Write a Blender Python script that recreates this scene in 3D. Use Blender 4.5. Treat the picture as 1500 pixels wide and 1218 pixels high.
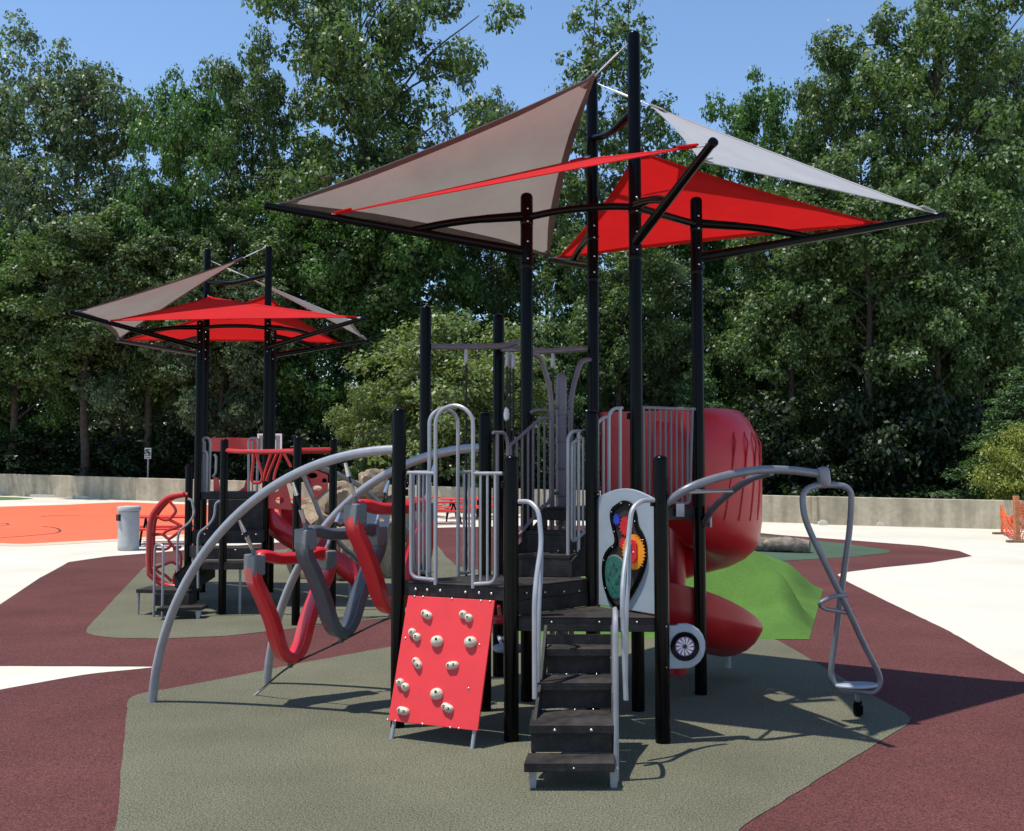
import bpy, bmesh, math, random
import numpy as np
from mathutils import Vector, Matrix
random.seed(7); RNG = np.random.default_rng(7)
for o in list(bpy.data.objects): bpy.data.objects.remove(o)
scene = bpy.context.scene
COL = scene.collection

# ------------------------------------------------------------------ camera, sky, sun, exposure
CAM_H = 2.1; FPX = 1500.0; PITCH = math.atan(83 / 1500)
cam = bpy.data.cameras.new('camera'); cam.sensor_width = 36; cam.lens = 36.0
cam.clip_start = 0.05; cam.clip_end = 3000
camo = bpy.data.objects.new('camera', cam); COL.objects.link(camo)
camo.location = (0, 0, CAM_H); camo.rotation_euler = (math.pi / 2 + PITCH, 0, 0)
scene.camera = camo
SHX, SHY = 0.30, 0.07                       # shadow offset on the ground for each metre of height
SUN_DIR = Vector((-SHX, -SHY, 1)).normalized()
SUN_EL = math.asin(SUN_DIR.z); SUN_AZ = math.atan2(SUN_DIR.x, SUN_DIR.y)
world = bpy.data.worlds.new('World'); scene.world = world; world.use_nodes = True
wn = world.node_tree; bg = wn.nodes['Background']
sky = wn.nodes.new('ShaderNodeTexSky'); sky.sky_type = 'NISHITA'; sky.sun_disc = False
sky.sun_elevation = SUN_EL; sky.sun_rotation = SUN_AZ
sky.air_density = 1.1; sky.dust_density = 0.0; sky.ozone_density = 5.0; sky.altitude = 100
wn.links.new(sky.outputs[0], bg.inputs[0]); bg.inputs[1].default_value = 0.15
sl = bpy.data.lights.new('sun', 'SUN'); sl.energy = 4.4; sl.angle = math.radians(0.55); sl.color = (1, 0.955, 0.88)
so = bpy.data.objects.new('sun', sl); COL.objects.link(so); so.location = (-20, -10, 60)
so.rotation_euler = SUN_DIR.to_track_quat('Z', 'Y').to_euler()
scene.view_settings.view_transform = 'Standard'; scene.view_settings.look = 'None'
scene.view_settings.exposure = 0.3; scene.view_settings.gamma = 1.0
scene.render.resolution_x = 1024; scene.render.resolution_y = 831

# ------------------------------------------------------------------ measuring helpers
def ray(px, py):
    u = (px - 750) / FPX; v = (609 - py) / FPX
    return Vector((u, math.cos(PITCH) - v * math.sin(PITCH), math.sin(PITCH) + v * math.cos(PITCH)))
CAMV = Vector((0, 0, CAM_H))
def at(px, py, Y):
    d = ray(px, py); return CAMV + d * (Y / d.y)
def sstep(a): a = min(1, max(0, a)); return a * a * (3 - 2 * a)
def gz(x, y):                               # lie of the land: level play area, rising far off on the left
    t = min(1, max(0, (x + 25) / 43.6))
    return sstep((y - 20) / 26) * 0.97 * (1 - t) ** 1.15
def gnd(px, py):
    d = ray(px, py)
    if d.z >= -1e-4: d.z = -1e-4
    lo, hi = 0.5, 400.0
    for k in range(60):
        m = (lo + hi) / 2; p = CAMV + d * m
        if p.z > gz(p.x, p.y): lo = m
        else: hi = m
    p = CAMV + d * lo; p.z = gz(p.x, p.y); return p
def onplane(P, Q):                          # upright plane through two plan points
    P = Vector((P[0], P[1], 0)); Q = Vector((Q[0], Q[1], 0)); n = (Q - P).cross(Vector((0, 0, 1)))
    def f(px, py, off=0.0):
        d = ray(px, py); t = n.dot(P - CAMV) / n.dot(d); return CAMV + d * t + n.normalized() * off
    return f
def onplane3(P, n):
    def f(px, py):
        d = ray(px, py); t = n.dot(P - CAMV) / n.dot(d); return CAMV + d * t
    return f
V = Vector
def lerp(a, b, t): return a + (b - a) * t
def lin(r, g, b):
    f = lambda c: (c / 255 / 12.92) if c / 255 < .04045 else ((c / 255 + .055) / 1.055) ** 2.4
    return (f(r), f(g), f(b))

# ------------------------------------------------------------------ materials
M = {}
def pm(name, col, rough=.5, var=.12, scale=6, bump=0, bscale=60, metal=0, coat=0, spec=.5, fine=0, fscale=120, col2=None, transl=0, dirt=0):
    m = bpy.data.materials.new(name); m.use_nodes = True; nt = m.node_tree; b = nt.nodes['Principled BSDF']
    b.inputs['Roughness'].default_value = rough; b.inputs['Metallic'].default_value = metal
    b.inputs['Specular IOR Level'].default_value = spec
    if coat: b.inputs['Coat Weight'].default_value = coat; b.inputs['Coat Roughness'].default_value = .12
    tc = nt.nodes.new('ShaderNodeTexCoord')
    n1 = nt.nodes.new('ShaderNodeTexNoise'); n1.inputs['Scale'].default_value = scale; n1.inputs['Detail'].default_value = 6; n1.inputs['Roughness'].default_value = .62
    nt.links.new(tc.outputs['Object'], n1.inputs['Vector'])
    r = nt.nodes.new('ShaderNodeValToRGB')
    c2 = col2 or tuple(min(1, c * (1 + var * 1.6)) for c in col); c1 = tuple(c * (1 - var * 1.6) for c in col)
    r.color_ramp.elements[0].position = .3; r.color_ramp.elements[1].position = .7
    r.color_ramp.elements[0].color = (*c1, 1); r.color_ramp.elements[1].color = (*c2, 1)
    nt.links.new(n1.outputs[0], r.inputs[0]); out = r.outputs[0]
    if fine:
        n2 = nt.nodes.new('ShaderNodeTexNoise'); n2.inputs['Scale'].default_value = fscale; n2.inputs['Detail'].default_value = 3
        nt.links.new(tc.outputs['Object'], n2.inputs['Vector'])
        mr = nt.nodes.new('ShaderNodeMapRange'); mr.inputs[1].default_value = .28; mr.inputs[2].default_value = .72
        mr.inputs[3].default_value = 1 - fine; mr.inputs[4].default_value = 1 + fine
        nt.links.new(n2.outputs[0], mr.inputs[0])
        mx = nt.nodes.new('ShaderNodeVectorMath'); mx.operation = 'SCALE'
        nt.links.new(out, mx.inputs[0]); nt.links.new(mr.outputs[0], mx.inputs['Scale']); out = mx.outputs[0]
    nt.links.new(out, b.inputs['Base Color'])
    if dirt:
        rr = nt.nodes.new('ShaderNodeMapRange'); rr.inputs[3].default_value = rough - dirt; rr.inputs[4].default_value = rough + dirt
        n3 = nt.nodes.new('ShaderNodeTexNoise'); n3.inputs['Scale'].default_value = 14; n3.inputs['Detail'].default_value = 5
        nt.links.new(tc.outputs['Object'], n3.inputs['Vector']); nt.links.new(n3.outputs[0], rr.inputs[0]); nt.links.new(rr.outputs[0], b.inputs['Roughness'])
    if bump:
        n4 = nt.nodes.new('ShaderNodeTexNoise'); n4.inputs['Scale'].default_value = bscale; n4.inputs['Detail'].default_value = 4
        nt.links.new(tc.outputs['Object'], n4.inputs['Vector'])
        bp = nt.nodes.new('ShaderNodeBump'); bp.inputs['Strength'].default_value = bump; bp.inputs['Distance'].default_value = .01
        nt.links.new(n4.outputs[0], bp.inputs['Height']); nt.links.new(bp.outputs[0], b.inputs['Normal'])
    if transl:
        tr = nt.nodes.new('ShaderNodeBsdfTranslucent'); nt.links.new(out, tr.inputs[0])
        ms = nt.nodes.new('ShaderNodeMixShader'); ms.inputs[0].default_value = transl
        nt.links.new(b.outputs[0], ms.inputs[1]); nt.links.new(tr.outputs[0], ms.inputs[2])
        nt.links.new(ms.outputs[0], nt.nodes['Material Output'].inputs[0])
    M[name] = m; return m
pm('olive_rubber', (.124, .121, .080), .9, .12, .5, bump=1.0, bscale=70, fine=.85, fscale=84, spec=.2)
pm('maroon_rubber', (.100, .034, .031), .9, .13, .5, bump=.9, bscale=70, fine=.7, fscale=84, spec=.2)
pm('green_rubber', (.056, .092, .058), .9, .1, .5, bump=.8, bscale=80, fine=.3, fscale=80, spec=.25)
pm('concrete', (.57, .53, .435), .85, .06, .35, bump=.3, bscale=30, fine=.06, fscale=20)
pm('orange_court', (.66, .118, .045), .75, .04, .25, fine=.04, fscale=9)
pm('court_line', (.10, .03, .02), .8, .05)
pm('wall_concrete', (.43, .365, .26), .9, .12, 1.2, bump=.3, bscale=25, fine=.1, fscale=7)
pm('forest_floor', (.055, .045, .03), .95, .3, 1.5, bump=1, bscale=8)
pm('grass', (.07, .13, .03), .9, .3, 3)
pm('black_paint', (.0022, .0022, .0025), .22, .2, 5, spec=.11, dirt=.06)
pm('deck', (.014, .012, .011), .6, .25, 5, bump=.35, bscale=90, dirt=.12, col2=(.040, .034, .031), spec=.3, fine=.25, fscale=18)
pm('grey_metal', (.31, .315, .335), .38, .07, 7, metal=.25, coat=.15, dirt=.08)
pm('slate_metal', (.165, .170, .195), .4, .08, 7, metal=.25, coat=.1, dirt=.08)
pm('plum_metal', (.135, .118, .135), .42, .08, 7, metal=.2, dirt=.08)
pm('red_panel', (.72, .032, .036), .55, .04, 4, fine=.05, fscale=200, bump=.08, bscale=250)
pm('red_plastic', (.56, .012, .020), .33, .08, 3, coat=.2, dirt=.1)
pm('slide_red', (.46, .011, .016), .4, .1, 2.5, coat=.1, dirt=.1)
pm('red_metal', (.52, .022, .018), .38, .06, 5, coat=.2)
pm('slate_plastic', (.060, .070, .082), .38, .12, 4, coat=.15, dirt=.1)
pm('bracket_grey', (.13, .14, .15), .5, .1, 6)
pm('panel_grey', (.30, .345, .385), .5, .06, 4, dirt=.08)
pm('steel', (.62, .62, .62), .28, .08, 20, metal=.9)
pm('cable_black', (.012, .012, .013), .7, .1)
pm('beige_plastic', (.60, .53, .41), .6, .12, 30, bump=.3, bscale=60)
pm('dark_hole', (.02, .017, .015), .8, .1)
pm('sail_grey', (.37, .315, .285), .85, .05, 2, bump=.2, bscale=160, transl=.22, fine=.05, fscale=90, spec=.2)
pm('sail_pale', (.40, .40, .41), .85, .05, 2, bump=.2, bscale=160, transl=.22, fine=.05, fscale=90, spec=.2)
pm('sail_red', (.62, .012, .014), .8, .05, 2, bump=.2, bscale=160, transl=.38, spec=.2)
pm('hem_brown', (.10, .075, .072), .85, .1, 8)
pm('hem_red', (.50, .010, .012), .85, .08, 8)
pm('turf', (.085, .172, .034), .95, .09, 2, bump=1, bscale=130, fine=.35, fscale=110, spec=.15)
pm('rock', (.27, .20, .13), .9, .3, 2.2, bump=1, bscale=9, fine=.2, fscale=24)
pm('log_bark', (.17, .135, .11), .95, .45, 5, bump=1, bscale=14, col2=(.30, .24, .19))
pm('log_wood', (.46, .33, .19), .9, .2, 6)
pm('bin_grey', (.42, .42, .41), .8, .06, 8, bump=.3, bscale=90)
pm('white_paint', (.75, .75, .73), .6, .05)
pm('sign_blue', (.09, .14, .2), .5, .05)
pm('sign_green', (.02, .09, .05), .5, .05)
pm('board_clear', (.18, .22, .22), .2, .05)
pm('fence_orange', (.72, .13, .03), .7, .1, 6)
pm('post_wood', (.45, .16, .07), .8, .2, 9)
pm('bark', (.045, .037, .030), .95, .35, 4, bump=1, bscale=12)
pm('gear_blue', (.02, .05, .38), .4); pm('gear_orange', (.80, .27, .012), .45); pm('gear_red', (.55, .015, .02), .4)
pm('disc_green', (.03, .13, .10), .25, .3, 20); pm('lens_white', (.72, .66, .60), .3, .05); pm('lens_purple', (.12, .06, .25), .35)
pm('soil_brown', (.22, .13, .06), .9, .2)
def mesh_net(name, col, cell=14.0, gap=.62):
    m = bpy.data.materials.new(name); m.use_nodes = True; nt = m.node_tree; b = nt.nodes['Principled BSDF']
    b.inputs['Base Color'].default_value = (*col, 1); b.inputs['Roughness'].default_value = .7
    M[name] = m
mesh_net('net_orange', (.75, .12, .03))
# stain streaks running down the concrete wall (real wear on the wall)
def add_streaks(mat):
    nt = mat.node_tree; b = nt.nodes['Principled BSDF']; src = b.inputs['Base Color'].links[0].from_socket
    tc = nt.nodes.new('ShaderNodeTexCoord'); mp = nt.nodes.new('ShaderNodeMapping'); mp.inputs['Scale'].default_value = (2.2, 2.2, .12)
    n = nt.nodes.new('ShaderNodeTexNoise'); n.inputs['Scale'].default_value = 1.0; n.inputs['Detail'].default_value = 5
    nt.links.new(tc.outputs['Object'], mp.inputs[0]); nt.links.new(mp.outputs[0], n.inputs['Vector'])
    mr = nt.nodes.new('ShaderNodeMapRange'); mr.inputs[1].default_value = .35; mr.inputs[2].default_value = .65; mr.inputs[3].default_value = .72; mr.inputs[4].default_value = 1.1
    nt.links.new(n.outputs[0], mr.inputs[0]); sc = nt.nodes.new('ShaderNodeVectorMath'); sc.operation = 'SCALE'
    nt.links.new(src, sc.inputs[0]); nt.links.new(mr.outputs[0], sc.inputs['Scale']); nt.links.new(sc.outputs[0], b.inputs['Base Color'])
add_streaks(M['wall_concrete'])
# punched holes of the coated deck plates
def add_dots(mat):
    nt = mat.node_tree; b = nt.nodes['Principled BSDF']; src = b.inputs['Base Color'].links[0].from_socket
    tc = nt.nodes.new('ShaderNodeTexCoord'); v = nt.nodes.new('ShaderNodeTexVoronoi'); v.inputs['Scale'].default_value = 48; v.inputs['Randomness'].default_value = .0
    nt.links.new(tc.outputs['Object'], v.inputs['Vector'])
    mr = nt.nodes.new('ShaderNodeMapRange'); mr.inputs[1].default_value = .25; mr.inputs[2].default_value = .4; mr.inputs[3].default_value = .55; mr.inputs[4].default_value = 1.12
    nt.links.new(v.outputs['Distance'], mr.inputs[0]); sc = nt.nodes.new('ShaderNodeVectorMath'); sc.operation = 'SCALE'
    nt.links.new(src, sc.inputs[0]); nt.links.new(mr.outputs[0], sc.inputs['Scale']); nt.links.new(sc.outputs[0], b.inputs['Base Color'])
add_dots(M['deck'])
def leaf_mat(name, dark, light, transl=.37):
    m = bpy.data.materials.new(name); m.use_nodes = True; nt = m.node_tree; b = nt.nodes['Principled BSDF']
    g = nt.nodes.new('ShaderNodeNewGeometry'); r = nt.nodes.new('ShaderNodeValToRGB')
    r.color_ramp.elements[0].color = (*dark, 1); r.color_ramp.elements[1].color = (*light, 1)
    nt.links.new(g.outputs['Random Per Island'], r.inputs[0]); nt.links.new(r.outputs[0], b.inputs['Base Color'])
    b.inputs['Roughness'].default_value = .44; b.inputs['Specular IOR Level'].default_value = .36
    tr = nt.nodes.new('ShaderNodeBsdfTranslucent')
    sc = nt.nodes.new('ShaderNodeVectorMath'); sc.operation = 'MULTIPLY'; sc.inputs[1].default_value = (1.25, 1.35, .55)
    nt.links.new(r.outputs[0], sc.inputs[0]); nt.links.new(sc.outputs[0], tr.inputs[0])
    ms = nt.nodes.new('ShaderNodeMixShader'); ms.inputs[0].default_value = transl
    nt.links.new(b.outputs[0], ms.inputs[1]); nt.links.new(tr.outputs[0], ms.inputs[2]); nt.links.new(ms.outputs[0], nt.nodes['Material Output'].inputs[0])
    M[name] = m
leaf_mat('leaf_oak', (.026, .062, .020), (.165, .245, .090))
leaf_mat('leaf_silver', (.030, .062, .030), (.190, .260, .145))
leaf_mat('leaf_maple', (.024, .070, .018), (.130, .250, .066))
leaf_mat('leaf_pale', (.095, .150, .048), (.230, .290, .120))
leaf_mat('leaf_fir', (.046, .098, .038), (.120, .205, .082))
leaf_mat('leaf_yellow', (.11, .15, .024), (.32, .34, .075))
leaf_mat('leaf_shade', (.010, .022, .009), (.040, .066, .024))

# ------------------------------------------------------------------ mesh helpers
WO = {}                                      # world origin of every object built (all unrotated)
def link(o, parent=None, world=V((0, 0, 0))):
    COL.objects.link(o); WO[o.name] = V(world)
    if parent is not None: o.parent = parent; o.location = V(world) - WO[parent.name]
    else: o.location = V(world)
    return o
def tag(o, label=None, cat=None, group=None, kind=None):
    if label: o['label'] = label
    if cat: o['category'] = cat
    if group: o['group'] = group
    if kind: o['kind'] = kind
    return o
def thing(name, label, cat, loc, group=None):
    o = bpy.data.objects.new(name, None); o.empty_display_size = .2; link(o, None, loc); return tag(o, label, cat, group)
def frame_axes(d):
    d = V(d).normalized(); up = V((0, 0, 1)) if abs(d.z) < .95 else V((0, 1, 0))
    a = d.cross(up).normalized(); return a, a.cross(d).normalized()
class MB:
    def __init__(s): s.v = []; s.f = []; s.mi = []; s.cur = 0
    def add(s, vs, fs):
        n = len(s.v); s.v += [tuple(p) for p in vs]
        for f in fs: s.f.append(tuple(i + n for i in f)); s.mi.append(s.cur)
        return s
    def tube(s, pts, r, seg=10, cap=True, closed=False):
        pts = [V(p) for p in pts]; n = len(pts); rs = r if isinstance(r, (list, tuple)) else [r] * n
        vs = []; fs = []; a = None
        for i, p in enumerate(pts):
            if closed: d = pts[(i + 1) % n] - pts[i - 1]
            else: d = pts[min(i + 1, n - 1)] - pts[max(i - 1, 0)]
            if d.length < 1e-7: d = V((0, 0, 1))
            d.normalize()
            if a is None: a, _ = frame_axes(d)
            a = a - d * a.dot(d)
            if a.length < 1e-5: a, _ = frame_axes(d)
            a.normalize(); b = d.cross(a)
            for k in range(seg):
                t = 2 * math.pi * k / seg; vs.append(p + (a * math.cos(t) + b * math.sin(t)) * rs[i])
        m = n if closed else n - 1
        for i in range(m):
            j = (i + 1) % n
            for k in range(seg):
                l = (k + 1) % seg; fs.append((i * seg + k, i * seg + l, j * seg + l, j * seg + k))
        if cap and not closed: fs.append(tuple(range(seg - 1, -1, -1))); fs.append(tuple((n - 1) * seg + k for k in range(seg)))
        return s.add(vs, fs)
    def lathe(s, c, prof, seg=16, axis=(0, 0, 1)):
        c = V(c); ax = V(axis).normalized(); a, b = frame_axes(ax); vs = []; fs = []
        for (r, z) in prof:
            for k in range(seg):
                t = 2 * math.pi * k / seg; vs.append(c + ax * z + (a * math.cos(t) + b * math.sin(t)) * r)
        for i in range(len(prof) - 1):
            for k in range(seg):
                l = (k + 1) % seg; fs.append((i * seg + k, i * seg + l, (i + 1) * seg + l, (i + 1) * seg + k))
        fs.append(tuple(range(seg - 1, -1, -1))); n = len(prof) - 1; fs.append(tuple(n * seg + k for k in range(seg)))
        return s.add(vs, fs)
    def prism(s, poly, ext):                 # polygon of 3-D points swept along ext
        poly = [V(p) for p in poly]; n = len(poly); e = V(ext)
        vs = poly + [p + e for p in poly]
        fs = [tuple(range(n - 1, -1, -1)), tuple(range(n, 2 * n))] + [(i, (i + 1) % n, n + (i + 1) % n, n + i) for i in range(n)]
        return s.add(vs, fs)
    def ring(s, outer, inner, ext):          # band between two loops of equal count, swept along ext
        n = len(outer); e = V(ext); O = [V(p) for p in outer]; I = [V(p) for p in inner]
        vs = O + I + [p + e for p in O] + [p + e for p in I]; fs = []
        for i in range(n):
            j = (i + 1) % n
            fs += [(i, j, n + j, n + i), (2 * n + i, 3 * n + i, 3 * n + j, 2 * n + j), (i, 2 * n + i, 2 * n + j, j), (n + i, n + j, 3 * n + j, 3 * n + i)]
        return s.add(vs, fs)
    def box(s, c, x, y, z):                  # half-extent vectors
        c, x, y, z = V(c), V(x), V(y), V(z)
        vs = [c + x * i + y * j + z * k for i in (-1, 1) for j in (-1, 1) for k in (-1, 1)]
        return s.add(vs, [(0, 1, 3, 2), (4, 6, 7, 5), (0, 4, 5, 1), (2, 3, 7, 6), (0, 2, 6, 4), (1, 5, 7, 3)])
    def ball(s, c, rx, ry=None, rz=None, seg=12, rings=7, X=V((1, 0, 0)), Y=V((0, 1, 0)), Z=V((0, 0, 1))):
        ry = ry or rx; rz = rz or rx; vs = []; fs = []; c = V(c)
        for i in range(rings + 1):
            ph = math.pi * i / rings
            for k in range(seg):
                t = 2 * math.pi * k / seg
                vs.append(c + X * (rx * math.sin(ph) * math.cos(t)) + Y * (ry * math.sin(ph) * math.sin(t)) + Z * (rz * math.cos(ph)))
        for i in range(rings):
            for k in range(seg):
                l = (k + 1) % seg; fs.append((i * seg + k, (i + 1) * seg + k, (i + 1) * seg + l, i * seg + l))
        return s.add(vs, fs)
    def build(s, name, mats, parent=None, smooth=True, bevel=0, angle=35, bseg=2):
        vs = np.array(s.v, dtype=float); c = (vs.min(0) + vs.max(0)) / 2
        if parent is None: c[2] = vs[:, 2].min()
        me = bpy.data.meshes.new(name); me.from_pydata((vs - c).tolist(), [], s.f)
        mats = mats if isinstance(mats, (list, tuple)) else [mats]
        for m in mats: me.materials.append(M[m])
        if len(mats) > 1: me.polygons.foreach_set('material_index', s.mi)
        bm = bmesh.new(); bm.from_mesh(me); bmesh.ops.remove_doubles(bm, verts=bm.verts, dist=1e-6)
        bmesh.ops.recalc_face_normals(bm, faces=bm.faces); bm.to_mesh(me); bm.free()
        if smooth:
            me.polygons.foreach_set('use_smooth', [True] * len(me.polygons)); me.set_sharp_from_angle(angle=math.radians(angle))
        o = bpy.data.objects.new(name, me); link(o, parent, V(c))
        if bevel:
            b = o.modifiers.new('bevel', 'BEVEL'); b.width = bevel; b.segments = bseg; b.limit_method = 'ANGLE'; b.angle_limit = math.radians(40)
        return o
def fillet(pts, r, n=5, closed=False):
    pts = [V(p) for p in pts]; out = []; N = len(pts)
    for i, p in enumerate(pts):
        if not closed and (i == 0 or i == N - 1): out.append(p); continue
        a = pts[i - 1] - p; b = pts[(i + 1) % N] - p; rr = min(r, a.length * .48, b.length * .48)
        p0 = p + a.normalized() * rr; p1 = p + b.normalized() * rr
        for k in range(n + 1):
            t = k / n; out.append(p0 * (1 - t) ** 2 + p * (2 * t * (1 - t)) + p1 * t * t)
    return out
def spline(pts, n=6, closed=False):
    pts = [V(p) for p in pts]; out = []; N = len(pts); rng = range(N if closed else N - 1)
    for i in rng:
        p0 = pts[i - 1] if (closed or i > 0) else pts[0] * 2 - pts[1]; p1 = pts[i]; p2 = pts[(i + 1) % N]
        p3 = pts[(i + 2) % N] if (closed or i + 2 < N) else p2 * 2 - p1
        for k in range(n):
            t = k / n; t2, t3 = t * t, t * t * t
            out.append(.5 * ((2 * p1) + (p2 - p0) * t + (2 * p0 - 5 * p1 + 4 * p2 - p3) * t2 + (3 * p1 - p0 - 3 * p2 + p3) * t3))
    if not closed: out.append(pts[-1])
    return out
def chaikin(pts, it=2):
    for _ in range(it):
        o = []
        for i in range(len(pts)):
            a, b = pts[i], pts[(i + 1) % len(pts)]; o += [lerp(a, b, .25), lerp(a, b, .75)]
        pts = o
    return pts
BOLT = {}
def bolt(p, n, parent, r=.011, mat='steel'):
    if (mat,) not in BOLT:
        mb = MB(); mb.lathe((0, 0, 0), [(1, -.3), (1, .05), (.8, .4), (.4, .62)], 8)
        me = bpy.data.meshes.new('bolt'); me.from_pydata(mb.v, [], mb.f); me.materials.append(M[mat])
        me.polygons.foreach_set('use_smooth', [True] * len(me.polygons)); BOLT[(mat,)] = me
    o = bpy.data.objects.new('bolt', BOLT[(mat,)]); link(o, parent, V(p)); o.scale = (r, r, r)
    o.rotation_euler = V(n).to_track_quat('Z', 'Y').to_euler(); return o

# ------------------------------------------------------------------ ground
def sheet(name, poly, dz, mat, cell=1.2, kind='structure', label=None, cat=None):
    bm = bmesh.new(); vs = [bm.verts.new((p[0], p[1], 0)) for p in poly]; bm.faces.new(vs)
    bmesh.ops.triangulate(bm, faces=bm.faces[:])
    if max(p[1] for p in poly) > 19:
        for _ in range(7):
            es = [e for e in bm.edges if e.calc_length() > cell and max(e.verts[0].co.y, e.verts[1].co.y) > 19]
            if not es: break
            bmesh.ops.subdivide_edges(bm, edges=es, cuts=1); bmesh.ops.triangulate(bm, faces=bm.faces[:])
    for v in bm.verts: v.co.z = gz(v.co.x, v.co.y) + dz
    bmesh.ops.recalc_face_normals(bm, faces=bm.faces)
    for f in bm.faces:
        if f.normal.z < 0: f.normal_flip()
    me = bpy.data.meshes.new(name); bm.to_mesh(me); bm.free(); me.materials.append(M[mat])
    o = bpy.data.objects.new(name, me); link(o); o['kind'] = kind; return o
def soft(poly, r=.10, amp=.010, step=.16):
    from mathutils import noise
    pts = fillet([V((p[0], p[1], 0)) for p in poly], r, 4, True); out = []
    for i, p in enumerate(pts):
        q = pts[(i + 1) % len(pts)]; L = (q - p).length
        if L < 1e-4: continue
        n = max(1, min(60, int(L / step))) if max(p.y, q.y) < 20 else 1
        for k in range(n):
            c = lerp(p, q, k / n); w = noise.noise(c * 3.1) * amp + noise.noise(c * 9.0) * amp * .5
            out.append(c + V((-(q - p).y, (q - p).x, 0)).normalized() * w)
    return out
def ground_base():
    xs = np.concatenate([np.arange(-400, -60, 20), np.arange(-60, 60, 1.0), np.arange(60, 401, 20)])
    ys = np.concatenate([np.arange(-60, 0, 10), np.arange(0, 60, 1.0), np.arange(60, 901, 30)])
    vs = [(x, y, gz(x, y)) for y in ys for x in xs]; w = len(xs)
    fs = [(j * w + i, j * w + i + 1, (j + 1) * w + i + 1, (j + 1) * w + i) for j in range(len(ys) - 1) for i in range(w - 1)]
    me = bpy.data.meshes.new('ground'); me.from_pydata(vs, [], fs); me.materials.append(M['concrete'])
    me.polygons.foreach_set('use_smooth', [True] * len(fs))
    o = bpy.data.objects.new('ground', me); link(o); o['kind'] = 'structure'
ground_base()
def G(*pts): return [gnd(*p) for p in pts]
WL = V((-25, 50)); WR = V((18.6, 38.2))      # line of the low wall
def wallpt(t): p = lerp(WL, WR, t); return V((p.x, p.y, gz(p.x, p.y)))
# dirt and leaf litter behind the wall
a = wallpt(-1.2); b = wallpt(2.2); nrm = V((b.y - a.y, a.x - b.x)).normalized(); nrm = -nrm if nrm.y < 0 else nrm
off = V((nrm.x, nrm.y, 0)) * .25
sheet('forest_floor', [a + off, b + off, b + V((120, 300, 0)), a + V((-120, 300, 0))], .012, 'forest_floor', cell=6)
# maroon rubber: main sheet, with the pale wedge left open on its left side
mar = G((-120, 960), (0, 886), (60, 846), (100, 824), (155, 816), (217, 811), (330, 801), (450, 792), (560, 782), (640, 773.5), (760, 771), (900, 770), (1000, 772), (1075, 777), (1140, 784), (1248, 792),
        (1350, 800), (1405, 807.5), (1424, 815), (1360, 825), (1290, 832), (1235, 839), (1226, 842), (1240, 852), (1300, 882), (1390, 925), (1460, 966), (1500, 988), (1620, 1050))
near = [V((6.2, 3.0, 0)), V((-4.5, 3.0, 0)), V((-5.6, 5.0, 0))]
wedge = G((-120, 1036), (0, 1011), (130, 988), (225, 978.5), (242, 977), (120, 976.5), (0, 976), (-120, 977))
sheet('maroon_path', soft(mar + near[:1] + near[1:] + wedge), .006, 'maroon_rubber')
ol = G((186, 1032), (190, 1024), (204, 1018), (240, 1012), (320, 997), (440, 973), (571, 949), (690, 931), (800, 924), (950, 925), (1040, 930), (1120, 934), (1137, 938), (1160, 951), (1188, 968), (1260, 1010), (1325, 1046), (1335, 1054), (1331, 1062), (1290, 1088), (1180, 1155), (1080, 1218))
ol += [V((.9, 4.2, 0)), V((-2.05, 4.2, 0)), *G((170, 1218), (181, 1100))]
sheet('olive_surface', soft(ol), .011, 'olive_rubber')
ol2 = G((126, 928), (127, 922), (140, 908), (180, 865), (210, 833), (218, 828), (300, 818), (420, 805), (560, 797), (620, 795), (640, 799), (655, 818), (668, 829), (685, 834), (715, 837), (750, 840), (755, 850), (720, 872), (660, 892), (571, 906), (440, 921), (330, 933), (240, 937), (170, 936), (140, 933))
sheet('olive_surface', soft(ol2), .011, 'olive_rubber')
gr = G((930, 786), (1068, 781), (1140, 787), (1235, 797), (1306, 807), (1300, 811), (1244, 817), (1122, 824), (930, 832))
sheet('green_surface', soft(gr), .012, 'green_rubber')
oc = G((-400, 756), (0, 743), (100, 740), (172, 736.6), (186, 736.3), (235, 738.3), (330, 741), (455, 745), (470, 757), (460, 772), (300, 781), (170, 790), (40, 797), (20, 797), (0, 796), (-400, 786))
sheet('orange_court', oc, .012, 'orange_court')
ock = G((-400, 756), (0, 743), (100, 740), (172, 736.6), (186, 736.3), (235, 738.3), (330, 741), (455, 745), (478, 757), (470, 776), (300, 785), (170, 793.5), (40, 800.5), (20, 800.5), (0, 799.5), (-400, 789))
pm('kerb_paint', (.62, .42, .30), .85, .06); sheet('court_border', ock, .006, 'kerb_paint')
for pts in (((60, 758), (75, 756.5), (120, 755.5)), ((62, 772), (80, 774), (88, 778), (80, 782), (40, 786), (0, 789)), ((-6, 768), (8, 767.5), (12, 769.5), (0, 771))):
    c = spline([gnd(*p) for p in pts], 5); L = []; R = []
    for i, p in enumerate(c):
        d = (c[min(i + 1, len(c) - 1)] - c[max(i - 1, 0)]); n = V((-d.y, d.x, 0)).normalized() * .035; L.append(p + n); R.append(p - n)
    sheet('court_line', L + R[::-1], .017, 'court_line')
sheet('grass_strip', G((-200, 733), (0, 728.5), (30, 729.5), (49, 731), (30, 732.2), (0, 733), (-200, 739)), .015, 'grass')

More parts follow.
